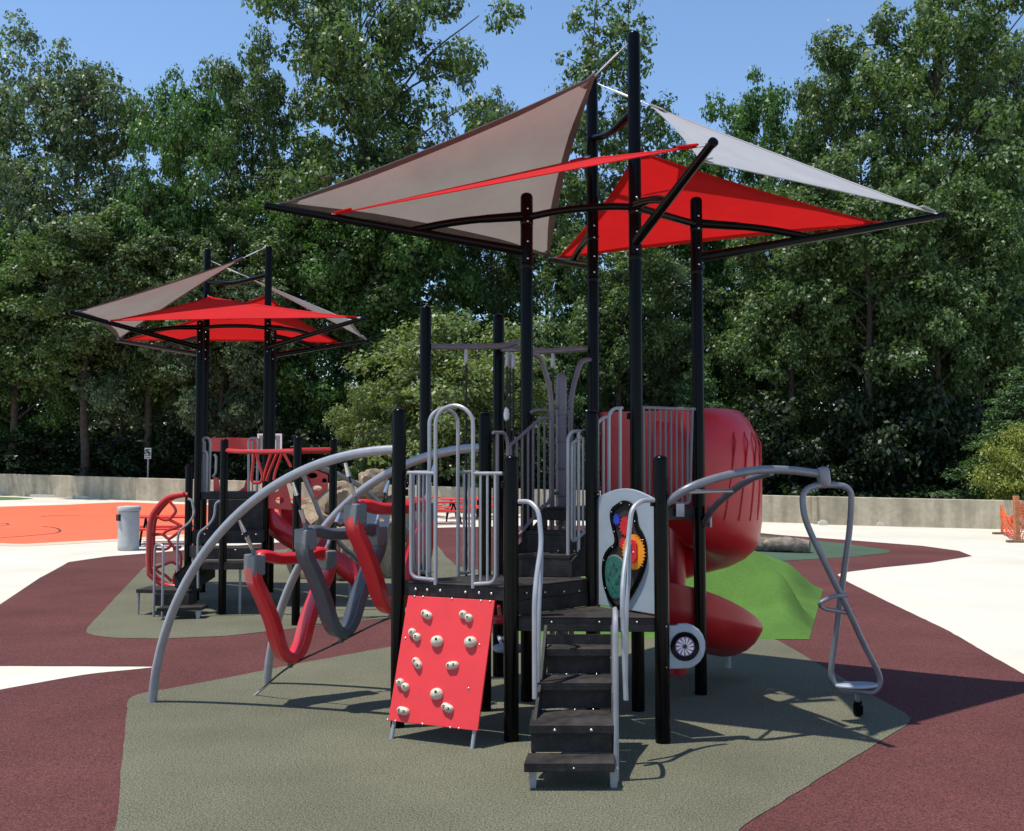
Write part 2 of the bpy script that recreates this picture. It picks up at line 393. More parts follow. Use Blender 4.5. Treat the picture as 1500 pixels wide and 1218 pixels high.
# ------------------------------------------------------------------ low concrete wall, kerb stops
wall = thing('concrete_wall', 'long low weathered concrete wall in front of the woods', 'wall', wallpt(.5))
nw = V((nrm.x, nrm.y, 0))
def wallpart(t0, t1, h0, h1, off, name='wall_section'):
    mb = MB(); N = max(2, int((t1 - t0) * 46)); vs = []; fs = []
    for i in range(N + 1):
        t = lerp(t0, t1, i / N); p = wallpt(t) + nw * off; z0 = p.z - .1; z1 = p.z + lerp(h0, h1, i / N)
        for q, z in ((p, z0), (p, z1 - .02), (p + nw * .02, z1), (p + nw * .27, z1), (p + nw * .29, z1 - .02), (p + nw * .29, z0)): vs.append((q.x, q.y, z))
    for i in range(N):
        for k in range(6): fs.append((i * 6 + k, i * 6 + (k + 1) % 6, (i + 1) * 6 + (k + 1) % 6, (i + 1) * 6 + k))
    fs.append(tuple(range(6))); fs.append(tuple(N * 6 + k for k in range(5, -1, -1)))
    mb.add(vs, fs); return mb.build(name, 'wall_concrete', wall, smooth=False)
edges_t = [-.75, -.5, -.25, -.02, .17, .34, .5, .66, .845]
for q in range(len(edges_t) - 1): wallpart(edges_t[q] + (.0002 if q else 0), edges_t[q + 1] - .0002, 1.06, 1.06, .0)
wallpart(.8456, 1.0994, 1.08, 1.06, -.55); wallpart(1.1006, 1.35, 1.06, 1.06, -.55); wallpart(1.3512, 1.7, 1.06, 1.06, -.55)
mb = MB(); p = wallpt(.845); mb.box(p + V((0, 0, .5)) - nw * .12, (nw.y * .14, -nw.x * .14, 0), nw * .43, (0, 0, .55)); mb.build('wall_return', 'wall_concrete', wall, smooth=False)
for i, (x0, x1, y) in enumerate(((-60, 27, 725), (44, 90, 728.5), (106, 154, 730.5))):
    a = gnd(x0, y); b = gnd(x1, y + (.6 if i else 1)); d = (b - a).normalized(); n = V((-d.y, d.x, 0)); mb = MB()
    prof = [(-.1, 0), (-.075, .12), (.075, .12), (.1, 0)]
    mb.prism([a + n * u + V((0, 0, w + .004)) for u, w in prof], b - a)
    tag(mb.build('parking_stop', 'concrete', smooth=False, bevel=.01), ('long parking stop by the grass strip at the wall foot', 'pale parking stop between two others along the wall foot', 'pale parking stop closest to the parking sign')[i], 'parking stop', 'parking stops by the low wall')
for px, py, lb in ((1205, 769.5, 'small pale concrete block beside the corner in the low wall'), (1290, 771, 'small pale concrete block between two others at the wall foot'), (1381, 772.5, 'small pale concrete block closest to the orange net fence')):
    a = gnd(px, py); mb = MB(); mb.box(a + V((0, 0, .07)), (.16, 0, 0), (0, .1, 0), (0, 0, .066)); mb.box(a + V((.02, 0, .16)), (.09, 0, 0), (0, .07, 0), (0, 0, .03))
    tag(mb.build('concrete_block', 'concrete', smooth=False, bevel=.01), lb, 'block', 'small blocks at the wall foot')

# ================================================================== near play structure
def post_mesh(x, y, z0, h, r=.058, seg=16):
    mb = MB(); mb.lathe((x, y, z0), [(r, 0), (r, h - r * .75), (r * .97, h - r * .55), (r * .82, h - r * .25), (r * .5, h - r * .06), (r * .12, h)], seg); return mb
def post(parent, p, ztop, r=.058, name='post', seams=()):
    o = post_mesh(p.x, p.y, p.z, ztop - p.z, r).build(name, 'black_paint', parent, angle=50)
    for z in seams:
        mb = MB(); mb.lathe((p.x, p.y, z), [(r + .0005, 0), (r + .004, .006), (r + .004, .05), (r + .0005, .056)], 16); mb.build('collar', 'black_paint', o)
    return o
S1 = thing('play_structure', 'large play structure with red rock wall, grey arches and red spiral slide under tall sails', 'play structure', V((.4, 8.8, 0)))
P = {k: gnd(*v) for k, v in dict(A=(582, 1067), B=(749, 1087), C=(971, 1090), D=(710, 1043), E=(772, 1028.5), G=(935, 1043), I=(1027, 1019), K=(730, 992)).items()}
P['H'] = at(868, 900, 8.78); P['J'] = at(622, 800, 10.4); P['F'] = P['E'] + P['I'] - P['G']
for k in P: P[k].z = 0
TOPS = dict(A=(585, 598), B=(748, 667), C=(966, 667), D=(710, 604), E=(769, 283), G=(922, 46), I=(1021, 289), K=(728, 460), H=(868, 601), J=(622, 448))
TZ = {k: at(v[0], v[1], P[k].y).z for k, v in TOPS.items()}; TZ['F'] = TZ['G']
PO = {}
for k in P:
    PO[k] = post(S1, P[k], TZ[k], seams=((4.0, 4.42) if k in 'EI' else (4.0, 4.42) if k in 'GF' else ()))
def U(v, z): return V((v.x, v.y, z))
ZF, ZM, ZU = .97, 1.20, 1.775
def deck(pts, ztop, th=.115, lip=.0):
    mb = MB(); mb.prism([U(p, ztop - .012) for p in pts], (0, 0, .012))
    c = sum((U(p, 0) for p in pts), V((0, 0, 0))) / len(pts)
    ins = [U(p, ztop - th) + (c - U(p, 0)).normalized() * .012 for p in pts]; mb.prism(ins, (0, 0, th - .0125))
    return mb.build('deck', 'deck', S1, smooth=False, bevel=.004)
d1 = deck([P['A'], P['B'], P['D']], ZM); d2 = deck([P['B'], P['H'], P['D']], ZM - .001); d3 = deck([P['B'], P['C'], P['H']], ZF); d4 = deck([P['E'], P['G'], P['I'], P['F']], ZU)
fAB = onplane(P['A'], P['B'])
nAB = (P['B'] - P['A']).cross(V((0, 0, 1))).normalized(); nAB = -nAB if nAB.y > 0 else nAB
for px, py in ((609, 863.5), (626, 864.5), (645, 865.5), (682, 868), (702, 869), (720, 870)): bolt(fAB(px, py, 0) + nAB * .002, nAB, d1, .0125)
fBH = onplane(P['B'], P['H']); nBH = (P['H'] - P['B']).cross(V((0, 0, 1))).normalized(); nBH = -nBH if nBH.y > 0 else nBH
for px, py in ((771, 869), (798, 868), (826, 867), (848, 866)): bolt(fBH(px, py) + nBH * .004, nBH, d2, .010)
mb = MB(); a = lerp(P['B'], P['H'], .06); b = lerp(P['B'], P['H'], .95)         # riser board between the two lower decks
mb.prism([U(a, ZF + .002), U(b, ZF + .002), U(b, ZM - .118), U(a, ZM - .118)], -nBH * .03); mb.build('riser_board', 'deck', S1, smooth=False)
nBC = V((P['C'] - P['B']).cross(V((0, 0, 1)))).normalized(); nBC = -nBC if nBC.y > 0 else nBC
fBC = onplane(P['B'], P['C'])
for px in (808, 878, 933): bolt(fBC(px, 911.5) + nBC * .004, nBC, d3, .009)

# ---- barriers with loop arches
RT, RB = .0155, .0105
def barrier(f, frames, bal, loop=None, mat='grey_metal', name='guard_rail', rt=RT, rb=RB, extra=()):
    mb = MB()
    for fr in frames: mb.tube(fillet([f(*q) for q in fr], .07), rt, 10)
    if loop:
        (xl, xr, ytop, ybl, ybr) = loop; n = 14; L = []
        r = (xr - xl) / 2; yc = ytop + r
        L.append(f(xl, ybl))
        for k in range(n + 1): t = math.pi * (1 - k / n); L.append(f(xl + r + r * math.cos(t), yc - r * 1.02 * math.sin(t)))
        L.append(f(xr, ybr)); mb.tube(L, rt * 1.08, 10)
    o = mb.build(name, mat, S1)
    for (x, y0, y1) in bal: q = MB(); q.tube([f(x, y0), f(x, y1)], rb, 8); q.build('baluster', mat, o)
    for (x, y, nn) in extra: bolt(f(x, y), nn, o, .012)
    return o
barrier(fAB, [[(597, 693), (638, 694)], [(602, 693), (602, 846), (638, 850)], [(693, 694), (736, 694)], [(726, 694), (726, 854), (693, 856)]],
        [(614, 694, 848), (625.5, 694, 849), (704, 694, 856), (714, 694, 856)], (638, 693, 595, 857, 862))
fAD = onplane(P['A'], P['D'])
barrier(fAD, [[(598, 692), (629, 692)], [(605, 692), (605, 836), (629, 840)], [(672, 692), (700, 692)], [(694, 692), (694, 838), (672, 840)]],
        [(612, 692, 838), (620, 692, 839), (679.6, 692, 840), (687, 692, 840)], (629, 671, 600, 846, 847))
# clamps on posts
def clamp(p, z, d, parent, r=.058):
    mb = MB(); d = V(d).normalized(); mb.box(U(p, z) + d * (r + .012), d * .014, V((-d.y, d.x, 0)) * .02, (0, 0, .028)); o = mb.build('clamp', 'black_paint', parent, bevel=.004)
    bolt(U(p, z) + d * (r + .026) + V((0, 0, .012)), d, o, .008); return o
for k, z, d in (('A', 2.0, P['B'] - P['A']), ('A', 1.93, P['D'] - P['A']), ('B', 2.0, P['A'] - P['B']), ('B', 1.86, P['C'] - P['B']), ('C', 1.86, P['B'] - P['C']), ('D', 2.43, P['H'] - P['D']), ('H', 2.43, P['D'] - P['H']), ('H', 1.9, P['C'] - P['H']), ('E', 2.6, P['G'] - P['E']), ('G', 2.6, P['E'] - P['G'])):
    clamp(P[k], z, d, PO[k])
# stair rails up to the top deck
L0 = at(744, 800, 8.93); L1 = at(803, 800, 9.3); R0 = at(832, 800, 8.85); R1 = at(897, 800, 9.02)
fL = onplane(L0, L1); fR = onplane(R0, R1)
barrier(fL, [[(722, 634), (740, 634), (744, 650), (744, 850), (728, 850)], [(728.5, 635), (728.5, 848)], [(747, 652), (752, 649), (791.6, 613), (806, 613)], [(747, 652), (750, 800), (763, 781), (796, 741)], [(778, 604), (784, 601), (803, 601), (806.5, 612), (806.5, 735), (790, 747)]],
        [(757, 645, 788), (765, 638, 780), (773.6, 630, 770), (781, 623, 761), (789, 616, 752), (797.6, 613, 744)], None, 'plum_metal')
barrier(fR, [[(858, 632), (838, 632), (832, 642), (832, 838), (838, 846), (850, 846)], [(847.5, 633), (847.5, 846)], [(836, 652), (860, 634), (884, 612), (890, 611)], [(838, 652), (837, 797), (858, 778), (886, 742)], [(912, 598), (898, 599), (892, 608), (892, 735)], [(908.5, 598), (908.5, 740)]],
        [(842, 648, 794), (854, 639, 782), (866, 629, 770), (876, 620, 757), (884, 613, 745)], None, 'grey_metal')
# steps between middle and top deck
b0, b1 = V((-.06, 8.93, 0)), V((.49, 8.83, 0)); t0_, t1_ = V((.32, 9.26, 0)), V((.90, 9.03, 0))

mbs = MB()
for e0, e1 in ((b0, t0_), (b1, t1_)):
    s = V((0, 0, 1)); mbs.prism([U(e0, 1.2), U(e0, 1.34), U(e1, 1.74), U(e1, 1.55)], (b0 - b1).normalized() * .02 * (1 if e0 is b0 else -1))
st2 = mbs.build('upper_stair', 'deck', S1, smooth=False)
for i in range(2):
    q0, q1 = i / 2, (i + 1) / 2; zt = 1.2 + .192 * (i + 1); mb = MB()
    quad = [lerp(b0, t0_, q0), lerp(b1, t1_, q0), lerp(b1, t1_, q1), lerp(b0, t0_, q1)]
    mb.prism([U(p, zt - .19) for p in quad], (0, 0, .155)); c = sum(quad, V((0, 0, 0))) / 4
    mb.prism([U(lerp(p, c, -.03), zt - .034) for p in quad], (0, 0, .034)); so_ = mb.build('step', 'deck', st2, smooth=False, bevel=.004)
    for t in (.25, .5, .75): bolt(U(lerp(quad[3], quad[2], t), zt + .022) - V((.01, .02, 0)), (-.4, -.9, 0), so_, .009)
# top deck barrier in front of the slide
fGI = onplane(P['G'], P['I'])
gr_ = barrier(fGI, [[(939.5, 597), (1018, 600)], [(942, 597), (943, 735), (1010, 738), (1014, 600)]], [(x, 599, 737) for x in (951, 959, 967, 975, 983, 991, 999, 1007)], None, 'plum_metal')
mb = MB(); mb.prism([fGI(990, 738, 0), fGI(1002, 738, 0), fGI(1002, 757, 0), fGI(990, 757, 0)], nBC * .03); mb.build('bracket', 'grey_metal', gr_, smooth=False)
fGE = onplane(P['G'], P['E'])
# climbing pole between E and F
mE = lerp(P['E'], P['F'], .5); dEF = (P['F'] - P['E']).normalized(); mb = MB()
for s, q in ((-1, 'E'), (1, 'F')):
    x = mE + dEF * s * .135
    mb.tube(fillet([U(P[q], 3.22), U(lerp(P[q], x, .55), 3.2), U(x, 2.85), U(x, 1.2), U(x, .02)], .3, 8), .026, 10)
    for z in (2.72, 1.9): mb.tube([U(x, z), U(mE, z)], .016, 8)
clm = mb.build('climbing_pole_frame', 'plum_metal', S1)
mb = MB(); mb.lathe(U(mE, .02), [(.055, 0), (.055, 2.95), (.048, 3.0), (.028, 3.03), (.005, 3.04)], 16)
for k in range(10): mb.lathe(U(mE, .3 + k * .26), [(.056, 0), (.060, .01), (.060, .05), (.056, .06)], 16)
mb.build('climbing_pole', 'plum_metal', clm)

# ---- overhead beam with hanging ropes
hub = at(770, 503, 10.35); mb = MB(); zb = at(632, 508, P['J'].y).z
jb = at(632, 508, P['J'].y); fb_ = at(860, 511, P['F'].y); kb = at(732, 513, P['K'].y)
mb.tube(spline([jb, at(690, 508.5, 10.42), at(735, 507, 10.42), at(757, 502, 10.4), hub], 6), .032, 10)
mb.tube(spline([at(778, 514, 10.3), at(810, 514.5, 10.2), at(840, 512, 10.1), fb_], 6), .030, 10)
mb.tube([kb, at(760, 512, 10.4)], .028, 10); mb.tube([at(760, 503, 10.4), at(780, 514, 10.3)], .03, 10)
beam = mb.build('overhead_beam', 'plum_metal', S1)
for px, py, Y, pe in ((683, 512, 10.41, 940), (743, 516, 10.4, 900), (747, 518, 10.45, 930), (752, 519, 10.4, 960), (810, 518, 10.2, 740)):
    t = at(px, py, Y); b = at(px, pe, Y); b.z = max(b.z, .35); mb = MB(); mb.lathe(t, [(.018, 0), (.022, -.06), (.022, -.13), (.012, -.15)][::-1], 10); ro = mb.build('rope_socket', 'grey_metal', beam)
    mb = MB(); pts = [lerp(t, b, k / 40) + V((math.sin(k * 2.4) * .002, 0, 0)) for k in range(41)]
    mb.tube(pts, [.010 + .0035 * (k % 2) for k in range(41)], 7); mb.build('rope', 'cable_black', beam)
t = at(742, 607, 10.4); mb = MB(); mb.lathe(t, [(.008, -.07), (.026, -.05), (.03, 0), (.022, .05), (.008, .07)], 10); mb.build('rope_bead', 'white_paint', beam)
# pods and foothold discs seen under the deck
for px, py, Y, m_, r in ((733, 908, 9.6, 'red_plastic', .11), (737, 950, 9.9, 'panel_grey', .10), (762, 950, 9.9, 'slate_plastic', .10)):
    c = at(px, py, Y); mb = MB(); mb.lathe(c, [(r * .8, -.03), (r, -.012), (r, .012), (r * .8, .03)], 16); mb.tube([c, V((P['K'].x, P['K'].y, c.z))], .018, 8); mb.build('foothold', m_, S1)

# ---- rock climbing panel
tl = fAB(600.5, 872) + nAB * .03; tr = fAB(727, 878) + nAB * .03; tr.z = tl.z
ln = nAB * .30; zb_ = .145
bl = V((tl.x, tl.y, zb_)) + ln; br = V((tr.x, tr.y, zb_)) + ln
dn = (bl - tl).normalized(); ac = (tr - tl).normalized(); pn = ac.cross(dn).normalized(); pn = -pn if pn.y > 0 else pn
mb = MB(); mb.prism([tl, tr, br, bl], -pn * .02); panel = mb.build('climbing_panel', 'red_panel', S1, smooth=False, bevel=.003)
fP = onplane3(tl, pn)
Z7 = lambda x, y: (540 + x / 4.35, 840 + y / 4.35)
holds = [((372, 265), 'pill', 25), ((622, 275), 'bean', 25), ((295, 393), 'bean', 35), ((438, 435), 'egg', -5), ((652, 440), 'egg', -5), ((312, 575), 'pill', 45), ((535, 588), 'pill', -10), ((220, 712), 'bean', 30), ((436, 770), 'egg', -5), ((505, 858), 'pill', 20), ((222, 878), 'pill', 8)]
for (q, kind, ang) in holds:
    c = fP(*Z7(*q)); ca, sa = math.cos(math.radians(ang)), math.sin(math.radians(ang)); X = ac * ca + dn * sa; Y = -ac * sa + dn * ca; mb = MB()
    if kind == 'egg':
        mb.ball(c + pn * .006, .055, .047, .042, 14, 8, X, Y, pn); mb.ball(c + pn * .012 - dn * .008 + X * .012, .034, .03, .036, 12, 7, X, Y, pn); hl = [(-.03, 0, .028), (.010, -.012, .047)]
    elif kind == 'bean':
        for s in (-1, 1): mb.ball(c + X * .030 * s + pn * .004, .036, .034, .036, 12, 7, X, Y, pn)
        hl = [(-.029, -.002, .038), (.029, -.002, .038)]
    else:
        mb.ball(c + X * .018 + pn * .003, .038, .032, .036, 12, 7, X, Y, pn); mb.ball(c - X * .018 + pn * .003, .038, .032, .036, 12, 7, X, Y, pn); mb.ball(c + pn * .003, .040, .033, .036, 12, 7, X, Y, pn)
        hl = [(-.022, 0, .037), (.022, 0, .037)]
    mb.cur = 1
    for (u, w, hgt) in hl: mb.lathe(c + X * u + Y * w + pn * (hgt - .002), [(.0115, -.004), (.0115, .003)], 10, pn)
    ho = mb.build('hand_hold', ['beige_plastic', 'dark_hole'], panel, angle=60)
for q in ((292, 147), (347, 150), (530, 163), (716, 175), (773, 180), (234, 413), (707, 455), (178, 688), (637, 733), (120, 934), (170, 941), (343, 961), (519, 983), (575, 988)):
    bolt(fP(*Z7(*q)) + pn * .001, pn, panel, .009)
for c in (lerp(bl, br, .05), lerp(bl, br, .95)):
    mb = MB(); g0 = c - pn * .03; e = g0 + dn * ((g0.z + .01) / -dn.z); mb.tube([g0 - dn * .5, e], .016, 10); mb.build('panel_leg', 'grey_metal', panel)

# ---- arches of the loop climber
AF = gnd(223, 1030); DF = gnd(391, 1003)
def arch_path(top, zt, foot, n=34):
    out = []
    for k in range(n + 1):
        th = math.pi / 2 * k / n; u = math.sin(th); h = math.cos(th)
        p = lerp(U(top, 0), U(foot, 0), u * .97 + .03 * (k / n) ** 3); p.z = zt * h; out.append(p)
    out[-1].z = -.02; return out
zA = at(578, 659, P['A'].y).z; zD = at(700, 656, P['D'].y).z
pa = arch_path(P['A'], zA, AF); pd = arch_path(P['D'], zD, DF)
ar1 = MB().tube(pa, .041, 14).build('climber_arch', 'grey_metal', S1); ar2 = MB().tube(pd, .041, 14).build('climber_arch', 'grey_metal', S1)
def arch_at(path, px):
    best = None
    for p, q in zip(path, path[1:]):
        a = project(p); b = project(q)
        if (a[0] - px) * (b[0] - px) <= 0 and abs(a[0] - b[0]) > 1e-6: return lerp(p, q, (px - a[0]) / (b[0] - a[0]))
    return path[len(path) // 2]
def project(p):
    r = p - CAMV; f = r.y * math.cos(PITCH) + r.z * math.sin(PITCH); u = -r.y * math.sin(PITCH) + r.z * math.cos(PITCH)
    return (750 + FPX * r.x / f, 609 - FPX * u / f)
# ---- hanging loops
def loop_thing(label, name, pxl, ytop, ybot, mat, ttop, xcap):
    N = arch_at(pa, ttop); u = (N - U(P['A'], N.z)).length / (AF - P['A']).length
    Fp = lerp(U(P['D'], 0), U(DF, 0), u); w = V((Fp.x - N.x, Fp.y - N.y, 0)); wl = w.length; w.normalize()
    run = V((-w.y, w.x, 0)); run = -run if run.x > 0 else run
    zt = at(pxl, ytop, N.y + .1).z; mid = (U(N, 0) + U(Fp, 0)) / 2; zb = at(xcap, ybot, mid.y).z
    root = thing(name, label, 'climbing loop', U(mid, zb)); Hh = zt - zb; hw = .37
    # outline of bar centre: wide squarish top, sides slanting in to a narrow rounded foot
    pr = [(-hw * .80, 0), (-.12, -.035), (.12, -.035), (hw * .80, 0), (hw * 1.0, -.07), (hw * 1.02, -.2), (hw * .80, -.36), (hw * .51, -.6), (hw * .31, -Hh + .12), (hw * .11, -Hh + .02), (-hw * .11, -Hh + .02), (-hw * .31, -Hh + .12), (-hw * .51, -.6), (-hw * .80, -.36), (-hw * 1.02, -.2), (-hw * 1.0, -.07)]
    C = spline([U(mid, zt) + w * a + V((0, 0, b)) for a, b in pr], 5, True); n = len(C); vs = []; fs = []; cen = U(mid, zt - Hh * .45)
    sec = [(-.040, -.092), (.026, -.104), (.050, -.070), (.050, .070), (.026, .104), (-.040, .092), (-.054, .05), (-.054, -.05)]   # radial x along-run
    for i, p in enumerate(C):
        d = (C[(i + 1) % n] - C[i - 1]).normalized(); rad = d.cross(run).normalized()
        if rad.dot(p - cen) < 0: rad = -rad
        zf = (zt - p.z) / Hh; wd = 1.0 - .25 * max(0, 1 - zf * 7)
        for (a, b) in sec: vs.append(p + rad * a + run * b * wd)
    m = len(sec)
    for i in range(n):
        j = (i + 1) % n
        for k in range(m): fs.append((i * m + k, i * m + (k + 1) % m, j * m + (k + 1) % m, j * m + k))
    lo = MB().add(vs, fs).build('loop', mat, root, angle=28, bevel=.006)
    for s, pth, A_ in ((-1, pa, N), (1, pd, None)):
        c = U(mid, zt - .03) + w * hw * .94 * s; top = A_ if A_ is not None else lerp(U(P['D'], 0), U(DF, 0), u)
        if A_ is None: top.z = min(pd, key=lambda q: (U(q, 0) - U(top, 0)).length).z
        top = top.copy(); top.z -= .035
        dd = (top - c).normalized(); mb = MB(); mb.box(c + V((0, 0, -.045)) + w * s * .025, w * .058, run * .10, (0, 0, .09)); mb.tube([c + dd * .03, c + dd * .12], [.028, .014], 10)
        mb.build('bracket', 'bracket_grey', root, bevel=.012)
        e = c + dd * .11; f_ = top; MB().tube([e, e + dd * .12], [.016, .021], 10).build('cable_socket', 'steel', root); MB().tube([f_ - dd * .02, f_ - dd * .14], [.014, .022], 10).build('cable_socket', 'steel', root)
        mb = MB(); mb.tube([c, top], .0085, 8); mb.build('suspension_cable', 'cable_black', root)
    fo = U(mid, zb - .01); mb = MB(); mb.box(fo + V((0, 0, 0)), w * .05, run * .055, (0, 0, .02)); mb.lathe(fo, [(.02, -.075), (.026, -.06), (.02, -.02)], 10); mb.build('foot_bracket', 'slate_plastic', root, bevel=.008)
    return fo + V((0, 0, -.06))
k1 = loop_thing('lowest red plastic climbing loop hung between the two grey arches', 'climbing_loop', 372, 815, 965, 'red_plastic', 349, 420)
k2 = loop_thing('dark slate grey plastic climbing loop hung between two red ones', 'climbing_loop', 445, 778, 928, 'slate_plastic', 428, 495)
k3 = loop_thing('highest red plastic climbing loop, hung next to the deck post', 'climbing_loop', 520, 740, 893, 'red_plastic', 505, 565)
gr0 = gnd(372, 1020); end = lerp(U(P['A'], .95), U(P['D'], .95), .5)
pts = [gr0 - V((0, 0, .02))] + spline([lerp(gr0, k1, .0), k1, k2, k3, end], 8)
for i, p in enumerate(pts): p.z -= .0
MB().tube(pts, .0095, 8).build('bottom_cable', 'cable_black', S1); q = lerp(gr0, k1, .45); MB().tube([gr0, q], .011, 8).build('cable_turnbuckle', 'steel', S1)

# ---- front stair
def stx(px, Y): return (px - 750) / FPX * Y
rows = [(.194, 6.84, 7.08, 767, 898), (.388, 7.05, 7.50, 775, 897.5), (.582, 7.50, 7.79, 790, 896.5), (.776, 7.785, 8.0, 799, 895.5)]
mb = MB(); xa0, xb0 = stx(790, 7.5) + .0, stx(896.5, 7.5)
stt = None
for s in (0, 1):
    top = V((stx(801, 7.93) if s == 0 else stx(893, 7.93), 7.93, 0)); bot = V((stx(783, 7.12) if s == 0 else stx(894, 7.12), 7.12, 0))
    mbs = MB(); mbs.prism([U(bot, .14), U(bot, .34), U(lerp(bot, top, .55), .60), U(top, .93), U(top, .62)], (.022 * (1 if s else -1), 0, 0))
    if s == 0: stt = mbs.build('front_stair', 'deck', S1, smooth=False)
    else: mbs.build('stringer', 'deck', stt, smooth=False)
for i, (z, y0, y1, x0, x1) in enumerate(rows):
    a, b = stx(x0, y0), stx(x1, y0); mb = MB(); xo = .012
    mb.prism([V((a, y0, z - .062)), V((b, y0, z - .062)), V((b + .02, y1, z - .062)), V((a + .03, y1, z - .062))], (0, 0, .062))
    a1, b1 = a + .012, b - .012; zl = rows[i - 1][0] if i else None
    st = mb.build('step', 'deck', stt, smooth=False, bevel=.006)
    if zl is not None:
        m2 = MB(); m2.prism([V((a1, y0 + .05, zl)), V((b1, y0 + .05, zl)), V((b1, y0 + .05, z - .06)), V((a1, y0 + .05, z - .06))], (0, .015, 0)); m2.build('riser', 'deck', stt, smooth=False)
    if i in (0, 1):
        for t in (.3, .73) if i == 1 else (.55,): bolt(V((lerp(a, b, t), y0 - .002, z - .035)), (0, -1, 0), st, .012 if i else .007)
    if i >= 1:
        for t in ((.17, .33, .5, .66, .83) if i == 3 else (.14, .36, .55, .78)): bolt(V((lerp(a, b, t) + .02, y1 - .015, z + .006)), (0, -.6, 1), st, .0105 if i == 3 else .007)
m2 = MB(); m2.prism([V((stx(800, 7.95) + .0, 7.97, .776)), V((stx(895, 7.95), 7.97, .776)), V((stx(895, 7.95), 7.97, ZF - .118)), V((stx(800, 7.95), 7.97, ZF - .118))], (0, .015, 0)); m2.build('riser', 'deck', stt, smooth=False)
for x in (776, 893):
    c = V((stx(x + 4, 6.9), 6.93, 0)); mb = MB(); mb.prism([c + V((-.028, -.02, .135)), c + V((.028, -.02, .135)), c + V((.020, -.02, -.01)), c + V((-.020, -.02, -.01))], (0, .06, 0)); mb.build('stair_foot', 'grey_metal', stt, smooth=False)
def rail(pts, r=.0165, name='handrail', parent=S1, mat='grey_metal', f=.1): return MB().tube(fillet(pts, f, 6), r, 10).build(name, mat, parent)
yb = P['B'].y; 
rail([at(760, 735, 7.93), at(776, 735, 7.88), at(789, 748, 7.80), at(793.5, 795, 7.72), at(786, 845, 7.55), at(783, 880, 7.46), at(783.5, 1024, 7.40)], .019)
rail([at(793, 790, 7.76), at(793, 840, 7.66), at(790, 880, 7.58), at(788, 1000, 7.52)], .015)
rail([at(958, 733, 7.88), at(940, 733, 7.84), at(925, 746, 7.78), at(920, 795, 7.70), at(913, 845, 7.55), at(911.5, 880, 7.46), at(917, 1026, 7.40)], .019)
rail([at(921, 790, 7.76), at(922, 840, 7.66), at(918, 885, 7.58), at(917, 1000, 7.52)], .015)
g1 = gnd(903, 1147); g2 = g1 + V((.03, .38, 0)); zt = 1.09
rail([g1 - V((0, 0, .02)), U(g1, zt), U(lerp(g1, g2, .5), zt + .06), U(g2, zt), U(g2, .0)], .0185, f=.16)

# ---- gear panel between H and C
fHC = onplane(P['H'], P['C']); nHC = (P['C'] - P['H']).cross(V((0, 0, 1))).normalized(); nHC = -nHC if nHC.x > 0 else nHC
if nHC.dot(CAMV - P['C']) < 0: nHC = -nHC
hc = (P['C'] - P['H']); hl_ = hc.length; hu = hc.normalized()
def hp(s, z, off=0): return U(P['H'] + hu * s, z) + nHC * off
zlow = ZF + .012; ztop_side = at(880, 728, P['H'].y - .06).z
sA, sB = .085, hl_ - .085; arc = [hp(lerp(sA, sB, k / 10), ztop_side + .075 * math.sin(math.pi * k / 10)) for k in range(11)]
mb = MB(); mb.prism([hp(sA, zlow), *arc, hp(sB, zlow)], -nHC * .022); gp = mb.build('gear_panel', 'panel_grey', S1, smooth=False, bevel=.005)
Z9 = lambda x, y: (860 + x / 4.06, 700 + y / 4.06)
outl = [(225, 133), (190, 155), (155, 180), (145, 230), (160, 300), (178, 365), (172, 395), (140, 415), (110, 460), (98, 530), (105, 630), (130, 710), (172, 780), (205, 787), (250, 740), (300, 660), (345, 560), (362, 480), (360, 390), (335, 325), (308, 285), (300, 210), (280, 160), (250, 138)]
O = chaikin([fHC(*Z9(*q)) for q in outl], 2); cen = sum(O, V((0, 0, 0))) / len(O)
mb = MB(); mb.prism([p + nHC * .001 for p in O], nHC * .010); mb.build('window_back', 'dark_hole', gp, smooth=False)
inn = []
for i, p in enumerate(O):
    d = (O[(i + 2) % len(O)] - O[i - 2]).normalized(); n = d.cross(nHC).normalized()
    if i == 0: sgn = 1 if n.dot(cen - p) > 0 else -1
    inn.append(p + n * sgn * .034)
mb = MB(); mb.ring([p + nHC * .0112 for p in O], [p + nHC * .0112 for p in inn], nHC * .014); fr = mb.build('window_frame', 'black_paint', gp, smooth=False)
for i in range(0, len(O), 8): bolt((O[i] + inn[i]) / 2 + nHC * .025, nHC, gp, .006)
def gear(q, r, teeth, mat, off, depth=.012, tooth=.18, name='gear', flat=1.0):
    c = fHC(*Z9(*q)) + nHC * off; up = V((0, 0, 1)); n = teeth * 4 if teeth else 28; pts = []
    for k in range(n):
        t = 2 * math.pi * k / n; rr = r * (1 if not teeth else (1 if k % 4 < 2 else 1 - tooth)); pts.append(c + hu * rr * math.cos(t) * flat + up * rr * math.sin(t))
    mb = MB(); mb.prism(pts, nHC * depth); mb.build(name, mat, gp, smooth=False); return c
gear((172, 590), .185, 0, 'steel', .0112, .002, name='maze_rim', flat=.9); gear((174, 590), .172, 0, 'disc_green', .0135, .004, name='maze_disc', flat=.9)
for dx, dz in ((.03, .06), (-.05, .02), (.04, -.05), (-.02, -.09), (-.07, -.03), (.07, .01), (0, .1)):
    c = fHC(*Z9(170, 590)) + hu * dx + V((0, 0, dz)); mb = MB(); mb.lathe(c + nHC * .016, [(.012, 0), (.012, .003)], 10, nHC); mb.build('maze_peg', 'dark_hole', gp)
gear((188, 250), .048, 10, 'gear_blue', .013, .012, .3); gear((240, 290), .082, 14, 'gear_red', .0125, .010, .22)
gear((225, 390), .05, 10, 'gear_red', .0125, .009, .22)
